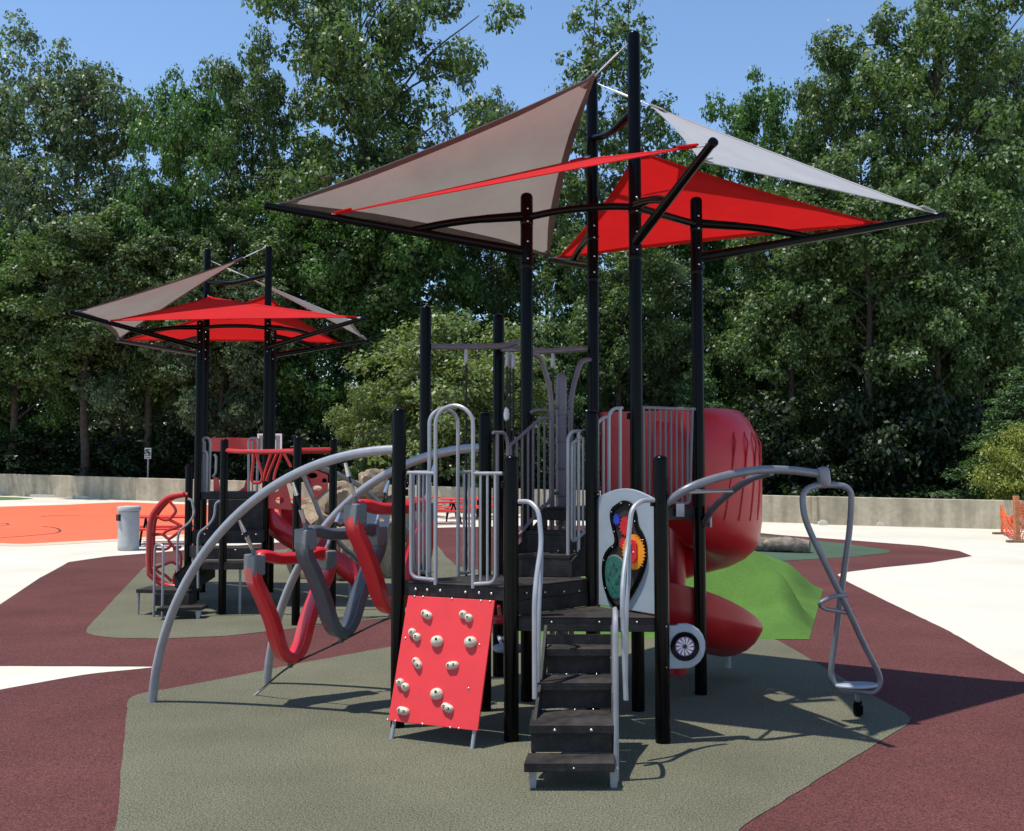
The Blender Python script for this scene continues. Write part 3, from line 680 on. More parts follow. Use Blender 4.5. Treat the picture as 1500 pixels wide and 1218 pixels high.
c = gear((292, 442), .142, 30, 'gear_orange', .016, .016, .1)
mb = MB(); mb.prism([c + nHC * .017 + hu * a + V((0, 0, b)) for a, b in ((-.05, -.05), (-.03, -.085), (.03, -.085), (.055, -.05), (.055, .07), (.03, .10), (-.03, .10), (-.05, .07))], nHC * .016); mb.build('gear_handle', 'gear_red', gp, smooth=False, bevel=.005)
for a, b in ((-.015, .065), (-.03, -.05)): mb = MB(); mb.lathe(c + nHC * .033 + hu * a + V((0, 0, b)), [(.016, 0), (.016, .012), (.01, .02)], 10, nHC); mb.build('knob', 'gear_orange', gp)
bolt(c + nHC * .034 + hu * .02, nHC, gp, .01)

# ---- drum window on post C
yd = P['C'].y - .005; cd = at(1003, 947, yd); X = V((1, .03, 0)).normalized(); Zv = V((0, 0, 1)); nd = V((0, -1, 0))
x0 = at(979, 947, yd).x - cd.x
ol_ = [(x0, .158), (-.06, .158), (-.045, .172)] + [(.165 * math.cos(t), .175 * math.sin(t)) for t in [math.radians(100 - k * 18) for k in range(11)]] + [(x0, -.175)]
mb = MB(); mb.prism([cd + X * a + Zv * b for a, b in ol_], (0, .05, 0)); dr = mb.build('kaleidoscope_panel', 'panel_grey', S1, smooth=False, bevel=.014, bseg=3)
mb = MB(); mb.lathe(cd + nd * .0005, [(.112, -.002), (.112, .012), (.104, .018), (.078, .012), (.074, .004)], 28, nd); mb.build('window_rim', 'black_paint', dr)
mb = MB(); mb.lathe(cd + nd * .006, [(.076, 0), (.076, .004)], 28, nd); mb.build('lens', 'lens_purple', dr)
for k in range(12):
    t = 2 * math.pi * k / 12; pts = []
    for r_, a_ in ((.02, -.1), (.045, .02), (.068, .1), (.070, .42), (.045, .36), (.02, .22)):
        pts.append(cd + nd * .0105 + X * (r_ * math.cos(t + a_)) + Zv * (r_ * math.sin(t + a_)))
    mb = MB(); mb.prism(pts, nd * .003); mb.build('lens_petal', 'lens_white', dr, smooth=False)
mb = MB(); mb.lathe(cd + nd * .013, [(.014, 0), (.012, .008)], 10, nd); mb.build('lens_hub', 'dark_hole', dr)
for py in (918, 978): bolt(at(975, py, P['C'].y - .045), (-.5, -1, 0), dr, .011)

# ---- swing arm for the spinner
mb = MB(); armend = at(1197, 694, 8.5)
main = spline([at(975, 738, P['C'].y), at(1010, 715, 8.0), at(1060, 698, 8.12), at(1110, 689, 8.25), at(1155, 689, 8.38), armend], 7); mb.tube(main, .034, 12)
sec_ = spline([at(1030, 770, P['I'].y), at(1045, 745, 9.4), at(1070, 722, 9.1), at(1100, 702, 8.75), at(1130, 692, 8.4)], 7); mb.tube(sec_, .03, 12)
mb.tube([at(1003, 721, 8.0), at(1075, 719, 9.05)], .018, 10); arm = mb.build('swing_arm', 'plum_metal', S1)
M['arm_grey'] = M['grey_metal']; arm.data.materials[0] = M['slate_metal']
mb = MB(); c = at(1032, 757, P['I'].y - .02); mb.box(c + V((.04, -.05, 0)), (.012, 0, 0), (0, .05, 0), (0, 0, .10)); mb.build('bracket', 'grey_metal', arm, smooth=False, bevel=.006)
kn = at(1206, 696, 8.5); mb = MB(); axv = (at(1206, 696, 8.5) - at(1257, 1045, 8.75)).normalized()
mb.lathe(kn, [(.052, -.085), (.055, -.06), (.055, .03), (.045, .058), (.02, .066)], 18, axv); mb.build('arm_knuckle', 'slate_plastic', arm); bpy.data.objects[mb and 'arm_knuckle'].data.materials[0] = M['slate_metal']
bot = gnd(1257, 1051)
sp = thing('spinner', 'twisted grey tube spinner hanging from the arm beside the slide', 'spinner', bot)
pth = [(1178, 722, 8.46), (1176, 738, 8.45), (1183, 770, 8.44), (1212, 832, 8.46), (1243, 895, 8.52), (1266, 945, 8.60), (1286, 985, 8.66), (1288, 1003, 8.67), (1278, 1014, 8.67), (1262, 1013, 8.68), (1240, 1011, 8.70), (1228, 1008, 8.71), (1219, 995, 8.72), (1218, 975, 8.72), (1226, 920, 8.70), (1236, 840, 8.64), (1244, 780, 8.58), (1247, 735, 8.54), (1245, 720, 8.53), (1234, 712, 8.52), (1206, 711, 8.50), (1188, 714, 8.47)]
MB().tube(spline([at(*q) for q in pth], 5, True), .0255, 12, closed=True).build('loop_tube', 'slate_metal', sp)
mb = MB(); mb.tube([kn - axv * .08, at(1207, 711, 8.5)], .03, 12); mb.build('bearing', 'grey_metal', sp)
mb = MB(); mb.tube(spline([at(1240, 872, 8.50), at(1222, 874, 8.40), at(1205, 881, 8.36), at(1201, 886, 8.37), at(1208, 892, 8.42), at(1230, 896, 8.5), at(1250, 899, 8.56)], 6), .0175, 10); mb.build('hand_ring', 'slate_metal', sp)
a = at(1224, 1005, 8.70); b = at(1285, 1004, 8.66); c = (a + b) / 2; dx = (b - a).normalized(); dy = V((-dx.y, dx.x, 0)); pts = []
for k in range(24): t = 2 * math.pi * k / 24; pts.append(c + dx * (.175 * math.cos(t)) + dy * (.10 * math.sin(t)) - V((0, 0, .012)))
mb = MB(); mb.prism(pts, (0, 0, .028)); mb.build('foot_plate', 'panel_grey', sp, bevel=.01)
mb = MB(); mb.lathe(bot, [(.02, -.01), (.022, .02), (.040, .025), (.044, .05), (.044, .105), (.036, .115), (.036, .135), (.02, .14)], 12); mb.build('lower_bearing', 'black_paint', sp)
MB().tube([bot + V((0, 0, .13)), at(1254, 1012, 8.68)], .016, 10).build('axle', 'grey_metal', sp)

# ---- spiral slide
SC = at(992, 800, 10.72); SC.z = 0
mb = MB(); mb.lathe(U(SC, 0), [(.085, 0), (.085, 1.55), (.07, 1.6)], 20); sl_ = MB(); 
TH0 = math.radians(246); TOT = 474; NS = 150; vs = []; fs = []; secn = 19
def floor_z(dg): return lerp(1.70, 1.46, sstep(dg / 30)) if dg < 30 else lerp(1.46, .30, (dg - 30) / (TOT - 30))
HOOD = 235
for i in range(NS + 1):
    dg = TOT * i / NS; th = TH0 + math.radians(dg); zf = floor_z(dg); dirv = V((math.cos(th), math.sin(th), 0))
    hood = dg < HOOD; top = 2.72 - zf if hood else .46
    if not hood: top = lerp(.46, .20, sstep((dg - 380) / 90))
    if HOOD - 25 < dg < HOOD: top = lerp(top, .46, sstep((dg - HOOD + 25) / 25))
    prof = [(.11, .22), (.125, .10), (.20, .0), (.32, -.075), (.46, -.10), (.58, -.09), (.69, -.04), (.77, .03), (.825, .12)]
    for k in range(1, 10):
        u = k / 9; r_ = .85 + (.012 * math.sin(math.pi * u) - .20 * u ** 5 if hood else -.01 * u); prof.append((r_, lerp(.16, top, 1 - (1 - u) ** 1.15)))
    prof.append((prof[-1][0] - .02, prof[-1][1] + (.006 if hood else -.002)))
    for (r_, z_) in prof: vs.append(SC + dirv * r_ + V((0, 0, zf + z_)))
for i in range(NS):
    for k in range(secn - 1): fs.append((i * secn + k, i * secn + k + 1, (i + 1) * secn + k + 1, (i + 1) * secn + k))
slide = MB().add(vs, fs).build('spiral_slide', 'slide_red', S1, angle=60); so_m = slide.modifiers.new('s', 'SOLIDIFY'); so_m.thickness = .018; so_m.offset = 0
mb.build('slide_column', 'slide_red', slide)
for dg in (58, 70, 82, 93):                                         # moulded ribs on the hood
    pts = []
    for k in range(9):
        th = TH0 + math.radians(dg - k * 1.4); dirv = V((math.cos(th), math.sin(th), 0)); q = SC + dirv * (.864 + .006 * math.sin(math.pi * k / 8) - (.05 if k == 0 else 0)); pts.append(U(q, lerp(2.50, 1.62, k / 8)))
    MB().tube(pts, [.004] + [.012] * 7 + [.004], 8).build('rib', 'slide_red', slide)
g_ = gnd(1067, 980); MB().tube([g_, U(g_, .5)], .03, 12).build('slide_leg', 'grey_metal', slide)
mI = lerp(P['I'], P['F'], .5); dIF = (P['F'] - P['I']).normalized()
mb = MB()                                                            # flat red entry sheet on the far edge of the deck
e0 = lerp(P['I'], P['F'], .06); e1 = lerp(P['I'], P['F'], .30); e2 = lerp(P['I'], P['F'], .86)
nIF = V((-dIF.y, dIF.x, 0)); nIF = -nIF if nIF.y < 0 else nIF
for u0, u1 in ((.06, .20), (.44, .95)): q0, q1 = lerp(P['I'], P['F'], u0) + nIF * .06, lerp(P['I'], P['F'], u1) + nIF * .06; mb.prism([U(q0, ZU), U(q1, ZU), U(q1, 2.7), U(q0, 2.7)], nIF * .02)
q0, q1 = lerp(P['I'], P['F'], .20) + nIF * .06, lerp(P['I'], P['F'], .44) + nIF * .06; mb.prism([U(q0, 2.45), U(q1, 2.45), U(q1, 2.7), U(q0, 2.7)], nIF * .02)
mb.build('slide_entry', 'slide_red', S1, smooth=False, bevel=.004)

# ================================================================== sail canopy (used twice)
def sail(label, A, B, C, mat, hem, name='shade_sail', anchors=None, sag=.16, rise=0.0):
    cen = (A + B + C) / 3; root = thing(name, label, 'shade sail', cen); N = 16; idx = {}; vs = []; fs = []; bar = []
    nrm_ = (B - A).cross(C - A).normalized(); nrm_ = -nrm_ if nrm_.z < 0 else nrm_
    for i in range(N + 1):
        for j in range(N + 1 - i):
            a, b = i / N, j / N; c = 1 - a - b; p = A * a + B * b + C * c
            e = 4 * a * b * (1 - c) ** 2 + 4 * b * c * (1 - a) ** 2 + 4 * a * c * (1 - b) ** 2
            p = p + (cen - p) * sag * min(1, e) * (1 - 27 * a * b * c * .6) + nrm_ * rise * 27 * a * b * c
            idx[(i, j)] = len(vs); vs.append(p); bar.append((a, b, c))
    for i in range(N):
        for j in range(N - i):
            fs.append((idx[(i, j)], idx[(i + 1, j)], idx[(i, j + 1)]))
            if i + j < N - 1: fs.append((idx[(i + 1, j)], idx[(i + 1, j + 1)], idx[(i, j + 1)]))
    fo = MB().add(vs, fs).build('fabric', mat, root, angle=80)
    # hem bands on the three edges, a few millimetres proud on both faces
    E = [[idx[(i, N - i)] for i in range(N + 1)], [idx[(0, j)] for j in range(N + 1)], [idx[(i, 0)] for i in range(N + 1)]]
    for ed in E:
        pts = [vs[k] for k in ed]; mb = MB(); q = []; m = len(pts)
        for k, p in enumerate(pts):
            d = (pts[min(k + 1, m - 1)] - pts[max(k - 1, 0)]).normalized(); inw = (cen - p) - d * d.dot(cen - p); inw.normalize()
            w = .075 * min(1, .35 + 3 * min(k, m - 1 - k) / m); n = d.cross(inw).normalized() * .004
            q += [p - n - inw * .006, p + n - inw * .006, p + n + inw * w, p - n + inw * w]
        f = [(k * 4 + s, k * 4 + (s + 1) % 4, (k + 1) * 4 + (s + 1) % 4, (k + 1) * 4 + s) for k in range(m - 1) for s in range(4)]
        mb.add(q, f); mb.build('hem', hem, root, angle=40)
    for c, t in zip((A, B, C), anchors or ()):
        L = (t - c).length
        mb = MB(); mb.tube([c, t], .0065, 8); mb.tube([lerp(c, t, .15), lerp(c, t, .6)], .013, 8); mb.build('corner_cable', 'steel', root)
        mb = MB(); ring = []; d = (t - c).normalized(); x, y = frame_axes(d)
        mb.prism([c + d * .02 + x * .03, c + d * .02 - x * .03, c - d * .16 - x * .055, c - d * .16 + x * .055], y * .014); mb.build('corner_patch', 'hem_brown' if hem == 'hem_brown' else hem, root, smooth=False)
    return root
def canopy(E, Gp, I, F, parent, zs, tips, lab, zarm=4.17, zbr=4.5, ztop=5.9, PR=None):
    # tips: four tip points for the arms at E, G, I, F
    for k, p, tip in (('E', E, tips[0]), ('G', Gp, tips[1]), ('I', I, tips[2]), ('F', F, tips[3])):
        a = U(p, zarm); d = (U(tip, 0) - U(p, 0)).normalized(); a = a + d * .04
        o = MB().tube([a, tip], [.046, .034], 12).build('canopy_arm', 'black_paint', parent)
        j = lerp(a, tip, .46); MB().tube(fillet([U(p, zbr) + d * .04, lerp(U(p, zbr), j, .55) + V((0, 0, .035)), j], .3, 6), [.045, .04] + [.036] * 6 + [.03], 12).build('brace', 'black_paint', o)
        mb = MB(); mb.lathe(tip, [(.034, 0), (.04, .004), (.04, .03), (.02, .04)], 12, tip - a); mb.build('end_cap', 'black_paint', o)
    def bow(p, q, z, amt, r=.034):
        p, q = U(p, z), U(q, z); c = (E + Gp + I + F) / 4; out = ((p + q) / 2 - U(c, z)); out.z = 0; out.normalize()
        MB().tube(spline([p, lerp(p, q, .3) + V((0, 0, amt)), lerp(p, q, .7) + V((0, 0, amt)), q], 6), r, 10).build('tie_tube', 'black_paint', parent)
    bow(E, Gp, 4.49, .03); bow(Gp, I, 4.49, .0)
    m = lerp(U(Gp, 0), U(F, 0), .55)
    MB().tube(fillet([U(Gp, 5.38), lerp(U(Gp, 5.3), U(F, 5.42), .55) + V((0, 0, -.02)), U(F, 5.47)], .25, 6), .036, 10).build('tie_tube', 'black_paint', parent)
    for p in (E, Gp, I, F):
        for z in (zarm - .08, zarm + .08, zbr - .06, zbr + .06): bolt(U(p, z) + V((.01, -.062, 0)), (0.1, -1, 0), parent, .010)
    te, tg, ti, tf = tips; gt, ft = U(Gp, ztop), U(F, ztop)
    def ins(c, others, d): m = sum(others, V((0, 0, 0))) / len(others); return c + (m - c).normalized() * d
    # grey sails slope from a mast head to two arm tips, red ones from a lower mast point
    g1 = (te, gt, tf); A_, B_, C_ = ins(te, (gt, tf), .12), ins(gt, (te, tf), .50), ins(tf, (te, gt), .12)
    sail(lab[0], A_, B_, C_, 'sail_grey', 'hem_brown', anchors=g1, sag=.07)
    g2 = (ti, ft, tg); te2 = ins(ti, (ft, tg), .12)
    gA = tg + (U(Gp, zarm) - tg).normalized() * .25
    sail(lab[1], te2, ins(ft, (ti, tg), .75), ins(gA, (ti, ft), .10), 'sail_pale', 'sail_pale', anchors=(ti, ft, gA), sag=.05)
    eA = te + (U(E, zarm) - te).normalized() * .52; fm = U(F, zs[0]); gm = U(Gp, zs[1])
    sail(lab[2], ins(eA, (tg, fm), .09), ins(tg, (eA, fm), .14), ins(fm, (eA, tg), .3), 'sail_red', 'sail_red', anchors=(eA, tg, fm), sag=.06)
    iA = ti + (U(I, zarm) - ti).normalized() * .55; fA = tf + (U(F, zarm) - tf).normalized() * .1
    sail(lab[3], ins(iA, (fA, gm), .09), ins(fA, (iA, gm), .09), ins(gm, (iA, fA), .10), 'sail_red', 'sail_red', anchors=(iA, fA, gm), sag=.06)
cn = (P['E'] + P['I']) / 2
tE = at(393, 302, P['E'].y - .35); tI = at(1379, 316, P['I'].y + .32); tG = at(1043, 211, 7.65); tF = at(808, 381, 12.35)
canopy(P['E'], P['G'], P['I'], P['F'], S1, (at(872, 228, P['F'].y).z, at(935, 214, P['G'].y).z), (tE, tG, tI, tF),
       ('large taupe shade sail tied to the tallest mast above the rock wall', 'pale grey shade sail sloping over the spiral slide', 'red shade sail seen edge on below the large taupe sail', 'red shade sail under the pale grey sail above the slide'), ztop=TZ['G'] - .06)
# ================================================================== far play structure
S2 = thing('play_structure', 'smaller play structure with red web wheel, red overhead bars and steps beside orange court', 'play structure', at(340, 870, 16.9) * 1.0)
E2, G2, I2, F2 = [U(at(x, 800, y), 0) for x, y in ((288, 16.9), (388, 16.9), (396.5, 18.0), (297, 18.0))]
zG2 = at(388, 360, 16.9).z; zF2 = at(295, 364, 18.0).z
PO2 = [post(S2, p, z) for p, z in ((E2, 4.62), (G2, zG2), (I2, 4.62), (F2, zF2))]
tips2 = (at(105, 458, 15.4), at(534, 466, 15.6), at(538, 499, 19.5), at(172, 499, 19.5))
canopy(E2, G2, I2, F2, S2, (at(297, 432, 18.0).z, at(384, 430, 16.9).z), tips2,
       ('taupe shade sail on the far play structure beside the orange court', 'thin grey shade sail behind the red ones on the far structure', 'broad red shade sail over the front of the far play structure', 'red shade sail at the back of the far play structure'), ztop=(zG2 + zF2) / 2 - .1)
p1, p2, p3 = gnd(325, 901.5), gnd(433, 917), gnd(486, 907); p4 = U(at(274, 880, 16.0), 0)
for p, q in ((p1, (325, 643)), (p2, (433, 639)), (p3, (486, 642)), (p4, (274, 680))): post(S2, p, at(q[0], q[1], p.y).z)
def dk(pts, z, th=.12, par=S2, nm='deck'):
    mb = MB(); mb.prism([U(p, z - th) for p in pts], (0, 0, th)); return mb.build(nm, 'deck', par, smooth=False, bevel=.004)
dk([E2, G2, I2, F2], 1.77); a_ = p4; b_ = U(at(384, 800, 16.1), 0)
dA = dk([p4, b_, U(at(388, 800, 16.85), 0), E2 - V((0, .05, 0))], 1.17, .18); m0 = U(at(296, 820, 15.5), 0); m1 = U(at(382, 820, 15.5), 0)
st3 = dk([m0, m1, b_, p4], .96, .17, nm='step'); m2_ = U(at(296, 820, 15.15), 0); m3_ = U(at(388, 820, 15.15), 0)
dB = dk([m2_, m3_, m1, m0], .78, .11, nm='step')
mb = MB(); mb.prism([U(at(305, 730, 16.83), 1.17), U(at(386, 730, 16.83), 1.17), U(at(386, 730, 16.83), 1.65), U(at(305, 730, 16.83), 1.65)], (0, .02, 0)); mb.build('riser_board', 'deck', S2, smooth=False)
for x in (300, 330, 355, 375): bolt(at(x, 783, 15.97), (0, -1, 0), dA, .012)
for x in (310, 345, 370): bolt(at(x, 806, 15.46), (0, -1, 0), st3, .012)
g_ = gnd(352, 856); MB().tube([U(at(352, 830, 15.3), 0), U(at(352, 830, 15.3), .7)], .02, 8).build('leg', 'grey_metal', S2)
# lower landing steps on the left
gl = gnd(201, 900); ln0 = U(at(199, 870, 15.15), 0); ln1 = U(at(276, 870, 15.0), 0)
mb = MB(); mb.prism([U(ln0, .33), U(ln1, .33), U(ln1 + V((.05, .5, 0)), .33), U(ln0 + V((.05, .5, 0)), .33)], (0, 0, .055)); mb.build('landing', 'deck', S2, smooth=False, bevel=.006)
MB().tube([ln0 + V((.03, .03, 0)), U(ln0, .34) + V((.03, .03, 0))], [.014, .024], 8).build('leg', 'grey_metal', S2)
q0, q1 = U(at(226, 890, 15.0), 0), U(at(276, 890, 14.95), 0); mb = MB(); mb.prism([U(q0, .16), U(q1, .16), U(q1, .33), U(q0, .33)], (0, .4, 0)); mb.build('riser_board', 'deck', S2, smooth=False)
q0, q1 = U(at(229, 895, 14.6), 0), U(at(296, 893, 14.75), 0); mb = MB(); mb.prism([U(q0, .13), U(q1, .13), U(q1 + V((0, .3, 0)), .13), U(q0 + V((0, .3, 0)), .13)], (0, 0, .05)); mb.build('step', 'deck', S2, smooth=False, bevel=.005)
q = U(at(290, 895, 14.75), 0); mb = MB(); mb.prism([q + V((-.04, 0, .13)), q + V((.04, 0, .13)), q + V((.02, 0, 0)), q + V((-.02, 0, 0))], (0, .06, 0)); mb.build('foot', 'grey_metal', S2, smooth=False)
mb = MB(); mb.prism([at(255, 842, 15.1), at(276, 824, 15.1), at(312, 832, 15.6), at(312, 846, 15.6), at(272, 872, 15.1), at(256, 860, 15.1)], (.02, .05, 0)); mb.build('stringer', 'deck', S2, smooth=False)
def rl(pts, Y, r=.018, mat='grey_metal', nm='handrail', f=.12): return MB().tube(fillet([at(x, y, Y) for x, y in pts], f, 5), r, 8).build(nm, mat, S2)
rl([(275, 731), (281, 733), (285, 753), (278.5, 765), (262.5, 778), (260, 792), (260, 845)], 15.2); rl([(322, 734), (315.5, 738), (314, 758), (305.6, 770), (292, 780), (289.6, 790), (290, 862)], 15.0)
g1, g2 = gnd(225, 905), gnd(237.5, 907); MB().tube(fillet([g1, U(g1, 1.06), U(g2, 1.06), g2], .12, 5), .019, 8).build('handrail', 'grey_metal', S2)
# red web wheel
Z4 = lambda x, y: (180 + x / 4.06, 620 + y / 4.06)
rim = [(365, 423), (270, 445), (200, 510), (165, 580), (155, 700), (155, 870), (170, 910), (230, 955), (300, 975), (345, 970)]
w0 = spline([at(*Z4(*q), 15.75) for q in rim], 5); w1 = spline([at(*Z4(q[0] + 24, q[1] + 2), 15.95) for q in rim], 5)
ww = MB().tube(w0, .042, 10).build('web_wheel_rim', 'red_metal', S2); MB().tube(w1, .034, 10).build('web_wheel_rim', 'red_metal', S2)
for ln in ([(200, 555), (245, 578), (275, 575), (320, 525), (300, 490), (272, 462)], [(275, 575), (350, 612)], [(160, 665), (240, 660), (270, 695), (335, 648)], [(270, 695), (290, 727), (260, 752), (190, 750)], [(290, 727), (345, 772), (345, 850), (335, 868)], [(240, 660), (262, 640), (350, 610)],
           [(175, 868), (230, 850), (290, 822), (335, 850), (318, 885), (300, 920), (308, 972)], [(190, 865), (215, 892), (250, 902), (290, 942)], [(300, 755), (345, 735)]):
    MB().tube(fillet([at(*Z4(*q), 15.85) for q in ln], .08, 4), .023, 8).build('web_bar', 'red_metal', S2)
# deck rails and red panels
for ln, Y in (([(478, 430), (478, 88), (512, 88), (520, 110), (512, 430)], 17.0), ([(455, 425), (455, 168), (495, 168), (502, 190), (498, 425), (455, 425)], 16.95), ([(748, 620), (748, 100), (765, 90), (800, 90), (805, 120), (790, 600), (785, 628), (755, 625)], 17.0), ([(545, 185), (555, 200), (552, 300), (535, 320)], 17.9)):
    MB().tube(fillet([at(*Z4(*q), Y) for q in ln], .1, 5), .021, 8).build('guard_rail', 'grey_metal', S2)
for x in (466, 489, 770): MB().tube([at(*Z4(x, 110), 16.98), at(*Z4(x, 425), 16.98)], .013, 8).build('baluster', 'grey_metal', S2)
def plate(pts, mat, par, holes=(), th=.03, nm='panel', segs=14):
    pts = [V(p) for p in pts]; n = (pts[1] - pts[0]).cross(pts[2] - pts[0]).normalized(); bm = bmesh.new()
    def loop(ps):
        vv = [bm.verts.new(p) for p in ps]
        for i in range(len(vv)): bm.edges.new((vv[i], vv[(i + 1) % len(vv)]))
    loop(pts)
    for h in holes: loop(h)
    bmesh.ops.triangle_fill(bm, use_beauty=True, edges=bm.edges[:], normal=n)
    vs = [v.co.copy() for v in bm.verts]; bm.verts.index_update(); fs = [tuple(v.index for v in f.verts) for f in bm.faces]; bm.free()
    o = MB().add(vs, fs).build(nm, mat, par, smooth=False); s = o.modifiers.new('s', 'SOLIDIFY'); s.thickness = th; s.offset = 0; return o
def hole(c, rx, ry, f, n=14): return [f(c[0] + rx * math.cos(2 * math.pi * k / n), c[1] + ry * math.sin(2 * math.pi * k / n)) for k in range(n)]
f18 = lambda x, y: at(*Z4(x, y), 17.95)
plate([f18(*q) for q in ((515, 90), (640, 86), (760, 90), (815, 92), (815, 168), (515, 168))], 'red_plastic', S2, nm='barrier_panel')
plate([f18(*q) for q in ((540, 320), (568, 326), (575, 385), (620, 410), (690, 404), (722, 380), (733, 335), (750, 335), (750, 425), (540, 425))], 'red_plastic', S2, nm='slide_entry')
f17 = lambda x, y: at(*Z4(x, y), 17.05)
plate([f17(*q) for q in ((745, 500), (800, 500), (800, 640), (740, 640))], 'red_plastic', S2, nm='side_panel')
# red overhead ladder
def yl(px): return lerp(p1.y, p3.y, (px - 325) / 161)
MB().tube(spline([at(330, 660, p1.y), at(355, 662, 15.0), at(380, 662, 14.9), at(426, 661, 14.5), at(436, 660, 14.4), at(487, 659, p3.y)], 4), .034, 10).build('overhead_rail', 'red_metal', S2)
MB().tube(spline([at(330, 661, p1.y + .9), at(380, 663, 15.8), at(430, 662, 15.5), at(484, 661, p3.y + .8)], 4), .034, 10).build('overhead_rail', 'red_metal', S2)
for ln in ([(780, 178), (765, 330), (770, 355)], [(792, 178), (832, 320), (820, 356), (770, 356)], [(882, 180), (845, 290), (835, 345)], [(917, 180), (865, 300), (853, 345)], [(945, 180), (902, 305), (897, 340)], [(958, 182), (1000, 262)], [(905, 372), (1000, 345), (1010, 372)], [(1000, 175), (1052, 215)]):
    MB().tube(fillet([at(*Z4(*q), 15.2) for q in ln], .08, 4), .022, 8).build('overhead_rung', 'red_metal', S2)
# grey arches with holed panels
ZB = lambda x, y: (380 + x / 4.69, 640 + y / 4.69)
MB().tube(spline([at(*ZB(285, 240), 16.2), at(*ZB(330, 212), 16.4), at(*ZB(390, 205), 16.6), at(*ZB(450, 225), 16.9), at(*ZB(560, 268), 17.4), at(*ZB(680, 335), 18.0), at(*ZB(800, 430), 18.6), at(600, 780, 19.4), gnd(632, 851)], 5), .045, 10).build('climber_arch', 'grey_metal', S2)
MB().tube(spline([at(*ZB(292, 238), 16.2), at(*ZB(330, 330), 16.3), at(*ZB(380, 440), 16.4), at(*ZB(430, 560), 16.6), at(*ZB(560, 740), 17.2), at(*ZB(680, 845), 17.8), gnd(558, 866)], 5), .04, 10).build('climber_arch', 'grey_metal', S2)
MB().tube([at(*ZB(383, 440), 16.4), at(*ZB(470, 362), 16.5)], .03, 8).build('brace', 'grey_metal', S2)
fb1 = lambda x, y: at(*ZB(x, y), 16.6)
plate([fb1(*q) for q in ((66, 395), (110, 340), (182, 318), (205, 400), (228, 502), (64, 492))], 'red_plastic', S2, (hole((108, 362), 27, 18, fb1), hole((140, 437), 32, 23, fb1)), nm='holed_panel')
fb2 = lambda x, y: at(*ZB(x, y), 16.35)
plate([fb2(*q) for q in ((315, 232), (372, 224), (470, 262), (470, 352), (385, 432), (335, 325))], 'red_plastic', S2, (hole((367, 267), 33, 20, fb2), hole((447, 302), 18, 18, fb2), hole((398, 353), 32, 18, fb2)), nm='holed_panel')
fb3 = lambda x, y: at(*ZB(x, y), 17.6)
plate([fb3(*q) for q in ((525, 520), (660, 478), (905, 500), (880, 650), (850, 820), (815, 905), (740, 780), (620, 640))], 'panel_grey', S2, (hole((560, 585), 16, 18, fb3), hole((838, 572), 20, 14, fb3)), nm='holed_panel')
# red slide
pth = spline([at(391, 770, 17.4), at(412, 786, 17.2), at(440, 806, 17.0), at(478, 826, 16.9), at(500, 842, 16.9), at(522, 858, 16.9)], 5); vs = []; fs = []; prof = [(-.3, .34), (-.29, .1), (-.2, .0), (0, -.03), (.2, 0), (.29, .1), (.3, .34)]
for i, p in enumerate(pth):
    d = pth[min(i + 1, len(pth) - 1)] - pth[max(i - 1, 0)]; n = V((-d.y, d.x, 0)).normalized(); k = 1.5 if i < 6 else 1.5 - .6 * min(1, (i - 6) / 8)
    for a, b in prof: vs.append(p + n * a + V((0, 0, b * k)))
for i in range(len(pth) - 1):
    for k in range(6): fs.append((i * 7 + k, i * 7 + k + 1, (i + 1) * 7 + k + 1, (i + 1) * 7 + k))
o = MB().add(vs, fs).build('slide', 'red_plastic', S2, angle=50); s_ = o.modifiers.new('s', 'SOLIDIFY'); s_.thickness = .02
e = U(pth[-3], 0); MB().tube([e, U(e, pth[-3].z)], .025, 8).build('slide_leg', 'grey_metal', o)
# red tall tunnel panel further along, seen through the rails of the near structure
plate([at(x, y, 17.3) for x, y in ((594, 800), (603, 760), (618, 738), (632, 742), (634, 770), (628, 800), (622, 835), (606, 858), (594, 850))], 'red_plastic', S2, nm='slide_side', th=.05)
MB().tube(spline([at(600, 742, 17.0), at(612, 733, 17.0), at(628, 745, 17.0), at(633, 790, 17.0), gnd(620, 872)], 5), .035, 8).build('slide_support', 'red_metal', S2)

# ================================================================== boulders, log, mound
def hashnoise(p, s, seed=0):
    from mathutils import noise
    return noise.fractal(V(p) * s + V((seed * 7.3, seed * 3.1, seed * 1.7)), 1.0, 2.0, 4)
def boulder(c, sx, sy, sz, seed, label, group='boulders of the rock climb'):
    bm = bmesh.new(); bmesh.ops.create_icosphere(bm, subdivisions=4, radius=1)
    from mathutils import noise
    for v in bm.verts:
        d = v.co.normalized(); q = V([math.copysign(abs(x) ** .62, x) for x in d]); k = 1 + .22 * noise.noise(d * 1.6 + V((seed, 0, 0))) + .10 * hashnoise(d, 2.6, seed) - .10 * abs(noise.noise(d * 3.1 + V((0, seed, 0))))
        v.co = V((q.x * sx * k, q.y * sy * k, q.z * sz * k))
    mz = min(v.co.z for v in bm.verts); me = bpy.data.meshes.new('boulder'); bm.to_mesh(me); bm.free(); me.materials.append(M['rock'])
    me.polygons.foreach_set('use_smooth', [True] * len(me.polygons)); me.set_sharp_from_angle(angle=math.radians(28))
    o = bpy.data.objects.new('boulder', me); link(o, None, c); o.rotation_euler = (0, 0, seed); tag(o, label, 'boulder', group)
